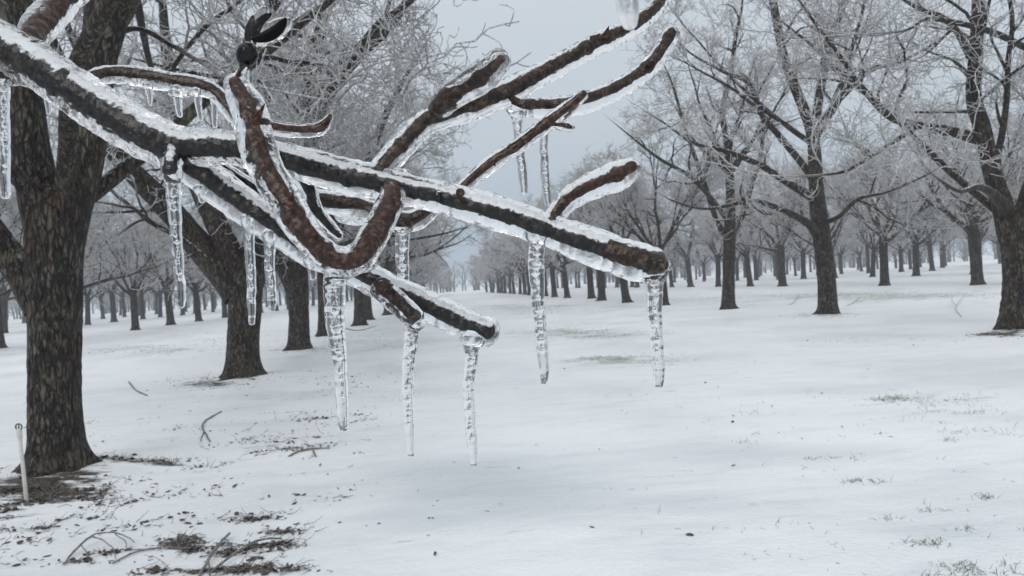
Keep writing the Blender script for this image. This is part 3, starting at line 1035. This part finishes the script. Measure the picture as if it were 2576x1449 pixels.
limb('twig', [(1385, 560, .575, 14, 24), (1420, 508, .58, 16, 29), (1465, 476, .585, 17, 32), (1520, 452, .59, 16, 34), (1560, 436, .595, 18, 34), (1592, 418, .597, 15, 26)], M_REDW, 14, knots=(0.8,), sagk=0.25)
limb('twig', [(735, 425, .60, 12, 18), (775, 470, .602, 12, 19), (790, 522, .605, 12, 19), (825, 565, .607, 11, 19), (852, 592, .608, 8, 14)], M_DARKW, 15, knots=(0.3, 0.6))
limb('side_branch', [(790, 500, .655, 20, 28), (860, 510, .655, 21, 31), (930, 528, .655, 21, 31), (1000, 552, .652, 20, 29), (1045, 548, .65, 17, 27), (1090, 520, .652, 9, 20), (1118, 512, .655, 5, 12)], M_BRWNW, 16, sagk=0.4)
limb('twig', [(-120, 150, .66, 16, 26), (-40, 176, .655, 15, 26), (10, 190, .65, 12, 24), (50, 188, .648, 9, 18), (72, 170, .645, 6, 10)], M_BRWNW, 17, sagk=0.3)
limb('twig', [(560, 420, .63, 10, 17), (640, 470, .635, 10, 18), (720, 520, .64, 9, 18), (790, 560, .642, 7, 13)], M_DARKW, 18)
# the twig above the picture that leans back over the viewer and carries the nearest icicle
limb('twig', [(1700, -70, .69, 10, 14), (1740, -170, .60, 8, 12), (1700, -250, .45, 9, 14), (1620, -200, .30, 11, 16), (1574, -110, .235, 14, 20), (1560, -60, .215, 12, 17)], M_BRWNW, 19, step=0.003)

# buds and thorn-like spurs
def spur(x, y, d, dx, dy, r, mat=M_REDW):
    p0, p1 = px(x, y, d) - BR0, px(x + dx, y + dy, d - 0.004) - BR0
    c = catmull(np.array([[*p0, r], [*(p0 * .55 + p1 * .45), r * .75], [*p1, r * .08]]), 14)
    V, Q, Tt = closed_tube(c[:, :3], np.maximum(c[:, 3], 1e-4) * d / F, 10, int(x), 0.15, 200)
    obj('bud', make_mesh('bud', V, Q, Tt), mat, branch)


for s_ in [(728, 512, .507, 10, -34, 10), (792, 600, .506, -4, -30, 9), (645, 300, .52, 22, -40, 8), (1520, 95, .638, 12, -30, 8, M_BRWNW),
           (1490, 100, .64, 20, -16, 8, M_BRWNW), (822, 310, .55, 12, -22, 6), (1240, 405, .598, 6, 14, 6), (1640, 160, .63, -8, -8, 10, M_BRWNW),
           (1660, 668, .556, 12, 6, 14, M_BRWNW), (1105, 488, .565, -6, 22, 9, M_DARKW), (1158, 484, .556, -4, 14, 12, M_BRWNW)]:
    spur(*s_)

# open black husk on the twig tip
def ellipsoid(c, ax, k=18, bend=0.0):
    """c centre, ax rows of three half axes; bent along the first"""
    th = np.linspace(0, math.pi, k)
    ph = np.linspace(0, 2 * math.pi, 2 * k, endpoint=False)
    TH, PH = np.meshgrid(th, ph, indexing='ij')
    u, v, w = np.cos(TH), np.sin(TH) * np.cos(PH), np.sin(TH) * np.sin(PH)
    V = c + u[..., None] * ax[0] + v[..., None] * ax[1] + (w + bend * u ** 2)[..., None] * ax[2]
    n2 = 2 * k
    i = np.arange(k - 1)[:, None] * n2
    j = np.arange(n2)[None]
    j1 = (j + 1) % n2
    q = np.stack([i + j, i + n2 + j, i + n2 + j1, i + j1], -1).reshape(-1, 4)
    return V.reshape(-1, 3), q


HD = 0.545
pxm = HD / F


def vec(dx, dy, dz=0.0):
    return (rgt * dx - upv * dy + fwd * dz) * pxm


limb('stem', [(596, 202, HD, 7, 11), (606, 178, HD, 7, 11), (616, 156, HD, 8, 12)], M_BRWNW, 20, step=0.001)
V, q = ellipsoid(px(621, 136, HD) - BR0, [vec(3, -26), vec(24, 2), vec(0, 0, 22)])
V = V + 0.0006 * fbm(V * 260, 2)[:, None]
husk = obj('seed_husk', make_mesh('seed_husk', V, q), M_HUSK, branch)
for ax in ([px(650, 66, HD) - BR0, vec(20, -40), vec(9, 5), vec(5, 2, 6), 1.7], [px(686, 84, HD - .004) - BR0, vec(44, -27), vec(6, 12), vec(4, 5, 6), -1.6],
           [px(632, 74, HD + .004) - BR0, vec(10, -36), vec(8, 3), vec(-3, 0, 5), 0.8]):
    V, q = ellipsoid(ax[0], ax[1:4], 16, ax[4])
    obj('husk_lobe', make_mesh('husk_lobe', V, q), M_HUSK, husk)
for e in ([px(646, 62, HD) - BR0, vec(26, -48), vec(20, 10), vec(4, 2, 12)], [px(686, 80, HD) - BR0, vec(50, -31), vec(14, 23), vec(3, 4, 13)],
          [px(621, 138, HD) - BR0, vec(3, -30), vec(28, 2), vec(0, 0, 26)]):
    V, q = ellipsoid(*e[:1], e[1:], 16)
    ICE.append((V, q, np.zeros((0, 3), int)))

# ice webs where limbs fork
for (x, y, d, a, b, c_) in [(1005, 436, .585, 30, 12, .010), (905, 665, .56, 46, 22, .012), (1310, 275, .625, 40, 18, .008), (860, 668, .53, 40, 22, .010),
                            (1050, 815, .59, 22, 18, .008), (1190, 852, .612, 36, 18, .010), (1355, 582, .574, 40, 24, .010), (1650, 682, .566, 32, 24, .010),
                            (435, 440, .58, 24, 22, .008), (770, 330, .565, 40, 16, .006), (1425, 320, .60, 22, 10, .005), (900, 545, .65, 60, 22, .010),
                            (480, 236, .66, 60, 10, .005), (1030, 560, .65, 34, 20, .008), (600, 215, .545, 30, 20, .010),
                            (640, 268, .53, 26, 22, .010), (530, 440, .61, 60, 22, .010)]:
    V, q = ellipsoid(px(x, y, d) - BR0, [rgt * a * d / F, upv * b * d / F, fwd * c_], 12)
    ICE.append((V, q, np.zeros((0, 3), int)))


def fuse_ice():
    vv, qq, tt, off = [], [], [], 0
    for V, Q, Tt in ICE:
        vv.append(V)
        qq.append(np.asarray(Q) + off)
        if len(Tt):
            tt.append(np.asarray(Tt) + off)
        off += len(V)
    me = make_mesh('ice_src', np.concatenate(vv), np.concatenate(qq), np.concatenate(tt))
    o = bpy.data.objects.new('ice_src', me)
    COL.objects.link(o)
    r = o.modifiers.new('r', 'REMESH')
    r.mode = 'VOXEL'
    r.voxel_size = 0.0008
    s = o.modifiers.new('s', 'SMOOTH')
    s.factor = 0.5
    s.iterations = 5
    dg = bpy.context.evaluated_depsgraph_get()
    me2 = bpy.data.meshes.new_from_object(o.evaluated_get(dg))
    me2.name = 'ice_coat'
    bpy.data.objects.remove(o)
    n = len(me2.vertices)
    co = np.empty(n * 3, np.float32)
    me2.vertices.foreach_get('co', co)
    no = np.empty(n * 3, np.float32)
    me2.vertices.foreach_get('normal', no)
    co, no = co.reshape(-1, 3), no.reshape(-1, 3)
    co = co + no * (0.00055 * fbm(co * 150, 2) + 0.00028 * fbm(co * 420, 2))[:, None]
    me2.vertices.foreach_set('co', co.astype(np.float32).ravel())
    me2.polygons.foreach_set('use_smooth', np.ones(len(me2.polygons), bool))
    me2.update()
    me2.materials.clear()
    return obj('ice_coat', me2, M_ICE, branch)


fuse_ice()


def icicle(spec, d, seed, core=True, flare=1.0):
    """spec rows (x, y, px radius); a rippled rod of clear ice with an air-bubble core"""
    rng = np.random.RandomState(seed)
    a = np.array([[*(px(x, y, d) - BR0), r * d / F] for x, y, r in spec])
    ln = np.linalg.norm(np.diff(a[:, :3], axis=0), axis=1).sum()
    n = max(30, int(ln / 0.0006))
    c = catmull(a, n)
    s = np.linspace(0, ln, n)
    col = lambda f, k: fbm(np.column_stack([s * f, np.full(n, seed * 3.1 + k), np.full(n, k * 1.0)]), 2)
    rad = c[:, 3] * (1 + 0.07 * col(70, 0) + 0.035 * col(300, 1) + 0.012 * np.sin(s * 900 + 6 * col(60, 2)))
    P = c[:, :3] + (rgt[None] * (0.0010 * col(45, 3) + 0.0004 * col(160, 6))[:, None]) + fwd[None] * (0.0008 * col(45, 4))[:, None]
    V, Q, Tt = closed_tube(P, rad, 24, seed, 0.07, 120)
    vv, qq, tt = [V], [Q], [Tt]
    if core:
        i0, i1 = int(n * 0.10), int(n * 0.80)
        m_ = i1 - i0
        cr = c[i0:i1, 3] * np.clip(0.26 + 0.42 * fbm(np.column_stack([s[i0:i1] * 420, np.full(m_, seed), np.zeros(m_)]), 3), 0.05, 0.6)
        off = P[i0:i1] + rgt * (c[i0:i1, 3] * 0.22 * col(90, 7)[i0:i1])[:, None]
        Vc, Qc, Tc = closed_tube(off, cr, 10, seed + 9, 0.5, 420)
        qq.append(Qc[:, ::-1] + len(V))
        tt.append(Tc[:, ::-1] + len(V))
        vv.append(Vc)
    me = make_mesh('icicle', np.concatenate(vv), np.concatenate(qq), np.concatenate(tt))
    return obj('icicle', me, M_MILK if d < 0.3 else M_ICICLE, branch)


ICICLES = [
    ([(433, 430, 24), (436, 470, 20), (440, 560, 16), (447, 660, 13), (452, 740, 13), (454, 768, 10)], .578),
    ([(626, 545, 15), (628, 620, 13), (634, 700, 12), (635, 770, 11), (634, 812, 8)], .612),
    ([(681, 585, 18), (680, 640, 14), (681, 710, 12), (684, 760, 12), (684, 778, 8)], .614),
    ([(782, 645, 13), (785, 680, 11), (787, 698, 9)], .616),
    ([(850, 668, 38), (843, 705, 31), (842, 780, 26), (850, 870, 20), (858, 960, 16), (862, 1040, 15), (866, 1078, 10)], .53),
    ([(1040, 800, 26), (1036, 835, 20), (1028, 920, 16), (1026, 1010, 14), (1031, 1090, 12), (1036, 1142, 9)], .59),
    ([(1188, 852, 30), (1185, 885, 18), (1180, 960, 15), (1184, 1060, 14), (1190, 1130, 12), (1193, 1166, 9)], .612),
    ([(1356, 575, 30), (1353, 620, 21), (1350, 700, 20), (1356, 800, 16), (1364, 890, 15), (1370, 945, 11), (1367, 962, 7)], .572),
    ([(1650, 672, 38), (1646, 715, 23), (1646, 790, 18), (1652, 870, 16), (1657, 930, 15), (1658, 968, 11)], .566),
    ([(1016, 560, 26), (1014, 600, 18), (1012, 660, 16), (1015, 720, 14), (1016, 745, 10)], .65),
    ([(1302, 280, 26), (1302, 310, 13), (1308, 380, 11), (1315, 440, 11), (1318, 482, 9)], .625),
    ([(1372, 300, 16), (1367, 350, 11), (1370, 420, 11), (1374, 490, 10), (1378, 530, 8)], .628),
    ([(8, 180, 20), (10, 260, 14), (12, 380, 13), (14, 460, 13), (15, 492, 11)], .65),
    ([(120, 228, 10), (122, 260, 8), (123, 284, 6)], .62),
    ([(505, 470, 11), (506, 495, 9), (507, 506, 7)], .607),
    ([(374, 215, 12), (377, 240, 9), (378, 262, 5)], .66),
    ([(446, 222, 14), (449, 262, 10), (454, 290, 7)], .66),
    ([(497, 228, 12), (500, 270, 8), (504, 300, 6)], .66),
    ([(538, 250, 10), (541, 290, 8), (543, 318, 6)], .66),
    ([(616, 160, 14), (618, 190, 10), (619, 214, 9)], .545),
    ([(1558, -90, 26), (1570, -20, 27), (1577, 30, 27), (1582, 60, 20)], .215),
]
for i, (sp, d) in enumerate(ICICLES):
    icicle(sp, d, 40 + i, core=i not in (3, 13, 14, 15, 16, 17, 18, 19))


def limb_to_tree():
    """the rest of the limb, outside the picture, up to the tree that carries it"""
    s0 = px(-240, -28, .655)
    e = BT + np.array([0.1, 0.05, 2.75])
    v = nrm(px(-240, -28, .655) - px(-120, 42, .64))
    p1 = s0 + v * 0.5
    p2 = p1 + (e - p1) * 0.45 + np.array([0, 0, 0.12])
    rows = np.array([[*(s0 - BR0), 0.0125, .0185], [*(p1 - BR0), .02, .026], [*(p2 - BR0), .035, .041], [*(e - BR0), .06, .066]])
    c = catmull(rows, 220)
    V, Q, Tt = closed_tube(c[:, :3], c[:, 3], 20, 77, 0.08, 40)
    o = obj('main_limb', make_mesh('main_limb', V, Q, Tt), M_DARKW, branch)
    V, Q, Tt = closed_tube(c[:, :3], c[:, 4], 20, 78, 0.08, 60)
    obj('ice_coat', make_mesh('ice_coat', V, Q, Tt), M_ICE, o)


limb_to_tree()

# ------------------------------------------------------------------ white stake
def stake():
    b = ground(67, 1262)
    d = (b - CAM) @ fwd
    b[2] = float(height(b[0], b[1]))
    t = px(48, 1082, d)
    root = obj('marker_stake', None)
    root.location = b
    tag(root, 'thin white plastic stake with a dark ring on top beside the thick near trunk', 'stake')
    v = t - b
    c = catmull(np.array([[*(v * s), 0.0165 - 0.002 * s] for s in (-0.12, 0.3, 0.7, 1.0)]), 30)
    V, Q, Tt = closed_tube(c[:, :3], c[:, 3], 16, 0)
    obj('pole', make_mesh('pole', V, Q, Tt), M_PVC, root)
    c = catmull(np.array([[*(v * s), 0.021] for s in (0.90, 0.95, 1.0)]), 8)
    V, Q, Tt = closed_tube(c[:, :3], c[:, 3], 16, 0)
    obj('collar', make_mesh('collar', V, Q, Tt), M_PVC, root)
    n = nrm(v)
    cen = v + n * 0.026
    a = np.linspace(0, 2 * math.pi, 33)[:-1]
    ring = cen + 0.026 * (np.cos(a)[:, None] * rgt + np.sin(a)[:, None] * n)
    k = 8
    th = np.arange(k) * 2 * math.pi / k
    rad_dir = nrm(ring - cen)
    V = ring[:, None] + 0.006 * (np.cos(th)[None, :, None] * rad_dir[:, None] + np.sin(th)[None, :, None] * fwd)
    i = np.arange(32)[:, None]
    j = np.arange(k)[None]
    q = np.stack([i * k + j, ((i + 1) % 32) * k + j, ((i + 1) % 32) * k + (j + 1) % k, i * k + (j + 1) % k], -1).reshape(-1, 4)
    obj('ring', make_mesh('ring', V.reshape(-1, 3), q), M_RUST, root)
    c = np.array([v - n * 0.002, v + n * 0.02, v + n * 0.045])
    V, Q, Tt = closed_tube(c, np.array([.006, .007, .004]), 8, 0)
    obj('spigot', make_mesh('spigot', V, Q, Tt), M_RUST, root)


stake()

# ------------------------------------------------------------------ fallen sticks
def stick(paths, label, seed, mat=None):
    mat = mat or M_STICK
    g0 = ground(*paths[0][0][:2])
    root_me = []
    for path in paths:
        rows = []
        for e in path:
            g = ground(e[0], e[1])
            lift = e[3] if len(e) > 3 else 0.012
            z = float(height(g[0], g[1])) + lift
            dd = (g - CAM) @ fwd
            rows.append([g[0] - g0[0], g[1] - g0[1], z, 0.62 * e[2] * dd / F])
        c = catmull(np.array(rows), 34)
        c[:, :3] += 0.012 * np.stack([fbm(c[:, :3] * 9 + seed, 2), fbm(c[:, :3] * 9 + seed + 9, 2), np.zeros(34)], -1)
        V, Q, Tt = closed_tube(c[:, :3], np.maximum(c[:, 3], .0015), 8, seed, 0.35, 45)
        root_me.append((V, Q, Tt))
    if len(root_me) == 1:
        V, Q, Tt = root_me[0]
        o = obj('fallen_stick', make_mesh('fallen_stick', V, Q, Tt), mat)
        o.location = (g0[0], g0[1], 0)
    else:
        o = obj('fallen_stick', None)
        o.location = (g0[0], g0[1], 0)
        for i, (V, Q, Tt) in enumerate(root_me):
            nm = 'stem' if i == 0 else 'side_twig'
            obj(nm, make_mesh(nm, V, Q, Tt), mat, o)
    tag(o, label, 'stick')


stick([[(325, 963, 3), (335, 978, 3), (347, 987, 3), (371, 997, 2.5)]], 'short kinked stick on clean snow between the two nearest trunks', 1)
stick([[(556, 1036, 3), (535, 1050, 3.2), (515, 1062, 3.5), (510, 1078, 3.5), (519, 1092, 3.2), (528, 1106, 3)], [(513, 1086, 2.5), (508, 1096, 2), (504, 1107, 1.5)]],
      'bent forked stick like a wishbone lying on open snow', 2)
stick([[(166, 1420, 4.5), (190, 1392, 4.5, .03), (220, 1372, 4, .05), (250, 1361, 3.5, .06), (300, 1358, 3, .05), (338, 1371, 2, .02)],
       [(236, 1366, 3, .05), (262, 1372, 2.5, .04), (285, 1392, 2, .02), (290, 1412, 1.5)], [(290, 1358, 2.5, .05), (312, 1372, 2, .03), (318, 1390, 1.5)],
       [(205, 1382, 2.5, .04), (222, 1396, 2.5), (228, 1414, 1.5)]], 'arched pale twig with drooping side shoots lying on the snow', 3)
stick([[(286, 1421, 4), (330, 1398, 4), (380, 1386, 4), (430, 1382, 3.5), (478, 1386, 3)]], 'long thin curved stick ending by dark leaf clump', 4)
stick([[(500, 1465, 7), (528, 1418, 6.5, .03), (552, 1388, 6, .04), (580, 1354, 5, .03)], [(524, 1425, 4, .03), (528, 1440, 3), (530, 1460, 3)]], 'pale stout upright-leaning stick among dark leaf clumps', 5)
stick([[(535, 1448, 5.5), (580, 1418, 5, .03), (630, 1388, 5, .04), (670, 1370, 4.5, .03), (708, 1362, 4)]], 'dark straight stick crossing the stout pale stick', 6)
stick([[(726, 1146, 3.5), (755, 1134, 4), (790, 1128, 3.5), (830, 1126, 2.5)], [(786, 1130, 2.5), (790, 1138, 3), (796, 1146, 3)]], 'dark stick lying in the leaf litter patch with a short prong', 7)
stick([[(2130, 770, 2), (2150, 762, 2, .05), (2165, 748, 1.5, .10)], [(2150, 762, 1.5, .05), (2170, 760, 1.3, .06), (2180, 750, 1, .1)]], 'frosted broken twig beside the leaning dark trunk', 8, M_FROST)
stick([[(2420, 800, 1.5), (2405, 778, 1.8, .05), (2425, 752, 1.3, .12)], [(2408, 775, 1.4, .05), (2395, 762, 1.2, .1), (2400, 750, 1, .14)]], 'frosted forked twig standing in snow near the litter-ringed trunk', 9, M_FROST)
stick([[(1985, 768, 1.5), (1998, 760, 1.5, .04), (2010, 745, 1.1, .10)]], 'single frosted shoot on the lane side of the leaning dark trunk', 10, M_FROST)
stick([[(860, 825, 3), (900, 832, 3), (945, 822, 2)], ], 'stick by the fourth trunk base in the stake row', 11)


# ------------------------------------------------------------------ leaf litter and grass (nobody could count them)
def hor(x):
    return 716 - 0.0612 * (x - CX)


def scatter(P, seed):
    rng = np.random.RandomState(seed)
    out = []
    for cx, cy_, rx, ry, n in P:
        m_ = n * 3
        gx, gy = rng.normal(0, 0.62, m_), rng.normal(0, 0.62, m_)
        pts = []
        for q in range(m_):
            y = cy_ + ry * gy[q]
            if y > hor(cx + rx * gx[q]) + 12:
                pts.append(ground(cx + rx * gx[q], min(y, 1800))[:2])
        pts = np.array(pts)
        f = fbm(np.column_stack([pts[:, 0] * 2.2, pts[:, 1] * 5.0, np.full(len(pts), 3.3)]), 3)
        out.append(pts[np.argsort(-f + rng.normal(0, 0.12, len(f)))[:n]])
    return np.concatenate(out)


def litter():
    P = [(80, 1240, 140, 32, 420), (190, 1225, 90, 24, 160), (40, 1288, 100, 16, 90), (365, 1166, 115, 9, 150), (700, 1115, 135, 25, 130), (830, 1052, 85, 14, 70),
         (650, 1312, 60, 9, 45), (470, 1372, 55, 16, 110), (620, 1395, 70, 22, 90), (685, 1372, 45, 14, 55), (550, 1437, 160, 10, 110), (430, 1440, 110, 7, 40),
         (690, 1345, 60, 10, 40), (520, 968, 85, 10, 130), (620, 955, 60, 8, 70), (300, 1340, 280, 80, 60), (500, 1240, 380, 70, 90), (850, 950, 130, 40, 80),
         (900, 862, 140, 18, 90), (750, 885, 70, 7, 60), (2075, 795, 75, 5, 70), (2520, 844, 95, 6, 130), (1300, 1240, 900, 190, 14), (260, 1390, 40, 8, 26), (240, 1412, 60, 4, 24),
         (80, 1330, 130, 30, 30), (180, 1320, 150, 40, 40), (1900, 1000, 600, 120, 24), (330, 1030, 250, 60, 24), (60, 1420, 120, 40, 14)]
    P = [(a, b, c, d, int(e * 1.5)) for a, b, c, d, e in P]
    C = scatter(P, 3)
    rng = np.random.RandomState(8)
    n = len(C)
    z = height(C[:, 0], C[:, 1])
    az = rng.rand(n) * 6.283
    ln = 0.009 + 0.024 * rng.rand(n) ** 1.5
    wd = ln * (0.22 + 0.3 * rng.rand(n))
    curl = ln * rng.uniform(0.05, 0.3, n)
    tilt = rng.normal(0, 0.22, n)
    u = np.stack([np.cos(az), np.sin(az), np.sin(tilt)], -1) * ln[:, None]
    v = np.stack([-np.sin(az), np.cos(az), rng.normal(0, 0.5, n)], -1) * wd[:, None]
    c = np.column_stack([C, z + 0.003 + 0.010 * rng.rand(n) ** 2])
    up = np.array([0, 0, 1.0])
    # leaf of 8 points: two tips, three pairs across, curled
    rows = []
    for t, w in ((-1, 0.05), (-0.45, 0.85), (0.15, 1.0), (0.65, 0.6), (1, 0.05)):
        for s in (-1, 1):
            rows.append(c + u * t + v * (s * w) + up * ((t * t * 0.8 + 0.5 * w * w)[None, None] if False else (curl * (t * t * 0.8 + 0.35 * w)))[:, None])
    V = np.stack(rows, 1)
    b = np.arange(n)[:, None] * 10
    qs = []
    for k in range(4):
        qs.append(np.stack([b[:, 0] + 2 * k, b[:, 0] + 2 * k + 1, b[:, 0] + 2 * k + 3, b[:, 0] + 2 * k + 2], -1))
    me = make_mesh('leaf_litter', V.reshape(-1, 3), np.concatenate(qs), smooth=False)
    o = obj('leaf_litter', me, M_LEAF)
    tag(o, 'dark wet fallen leaves scattered in streaks and clumps on the snow', 'leaf litter', kind='stuff')
    # thin twiglets among the leaves
    C2 = scatter([(p[0], p[1], p[2] * 1.2, p[3] * 1.2, max(4, int(p[4] / 2.2))) for p in P], 12)
    n = len(C2)
    p0 = np.column_stack([C2, height(C2[:, 0], C2[:, 1]) + 0.004])
    az = rng.rand(n) * 6.283
    D = np.stack([np.cos(az), np.sin(az), np.abs(rng.normal(0, 0.2, n))], -1)
    pt, rt = grow(rng, p0, nrm(D), 0.04 + 0.14 * rng.rand(n) ** 2, 0.0028, 0.0012, 4, 0.25, -0.03)
    o = obj('twig_debris', mesh_sets('twig_debris', [(pt, rt, 4)]), M_STICK)
    tag(o, 'thin broken twiglets strewn among the fallen leaves', 'twig debris', kind='stuff')


litter()


def grass():
    P = [(2250, 995, 150, 11, 330), (2380, 1036, 120, 24, 120), (2480, 1080, 110, 16, 60), (2460, 1425, 160, 20, 130), (2330, 1366, 45, 6, 50), (2480, 1243, 20, 6, 30),
         (2180, 1208, 50, 5, 50), (2390, 1107, 20, 4, 24), (2140, 1148, 40, 4, 16), (1550, 906, 90, 9, 420), (1450, 838, 120, 12, 500), (1620, 900, 120, 12, 160),
         (1300, 775, 150, 14, 900), (2200, 742, 350, 8, 1300), (1750, 750, 250, 6, 400), (350, 880, 260, 13, 500), (600, 858, 160, 10, 240), (560, 835, 250, 10, 300),
         (130, 1225, 120, 14, 130), (380, 1158, 100, 8, 60), (540, 960, 90, 8, 120), (2520, 840, 80, 6, 120), (2000, 1180, 560, 200, 60), (2200, 1330, 370, 90, 36), (2060, 1150, 30, 4, 16), (1880, 1105, 30, 3, 14), (2420, 1330, 40, 4, 16), (2250, 1295, 40, 4, 18), (1880, 1040, 24, 3, 14), (2330, 1275, 30, 3, 14),
         (1750, 1010, 250, 50, 40), (430, 1040, 250, 70, 60), (460, 1074, 60, 10, 40), (950, 1000, 200, 90, 60), (740, 870, 60, 10, 130), (2050, 700, 450, 8, 700),
         (1000, 800, 130, 14, 300), (2300, 860, 250, 12, 60)]
    C = scatter(P, 4)
    # many blades stand in small tufts
    rng = np.random.RandomState(9)
    C = np.repeat(C, 2, 0) + rng.normal(0, 0.02, (len(C) * 2, 2))
    n = len(C)
    p0 = np.column_stack([C, height(C[:, 0], C[:, 1]) - 0.005])
    az = rng.rand(n) * 6.283
    lean = 0.3 + rng.rand(n) * 1.6
    D = np.stack([np.cos(az) * lean, np.sin(az) * lean, np.ones(n) * 0.9], -1)
    far = np.clip(np.hypot(C[:, 0], C[:, 1]) / 12, 1, 2.4)
    pt, rt = grow(rng, p0, nrm(D), (0.015 + 0.05 * rng.rand(n) ** 1.6) * np.sqrt(far), 0.0021 * far, 0.0007, 3, 0.3, -0.15)
    o = obj('grass', mesh_sets('grass', [(pt, rt, 3)]), M_GRASS)
    tag(o, 'sparse dull green grass blades poking through the icy snow', 'grass', kind='stuff')


grass()


# ------------------------------------------------------------------ winter haze
def haze():
    import bmesh
    bm = bmesh.new()
    bmesh.ops.create_cube(bm, size=1.0)
    me = bpy.data.meshes.new('haze')
    bm.to_mesh(me)
    o = obj('haze', me)
    o.scale = (6400, 6400, 21)
    o.location = (0, 0, 9.0)
    mt = bpy.data.materials.new('winter_haze')
    mt.use_nodes = True
    t = mt.node_tree
    t.nodes.clear()
    out = t.nodes.new('ShaderNodeOutputMaterial')
    v = t.nodes.new('ShaderNodeVolumePrincipled')
    v.inputs['Color'].default_value = (0.86, 0.91, 0.97, 1)
    v.inputs['Density'].default_value = 0.0011
    v.inputs['Anisotropy'].default_value = 0.2
    t.links.new(v.outputs[0], out.inputs['Volume'])
    me.materials.append(mt)
    tag(o, 'thin pale winter haze over the orchard', 'haze', kind='stuff')


haze()
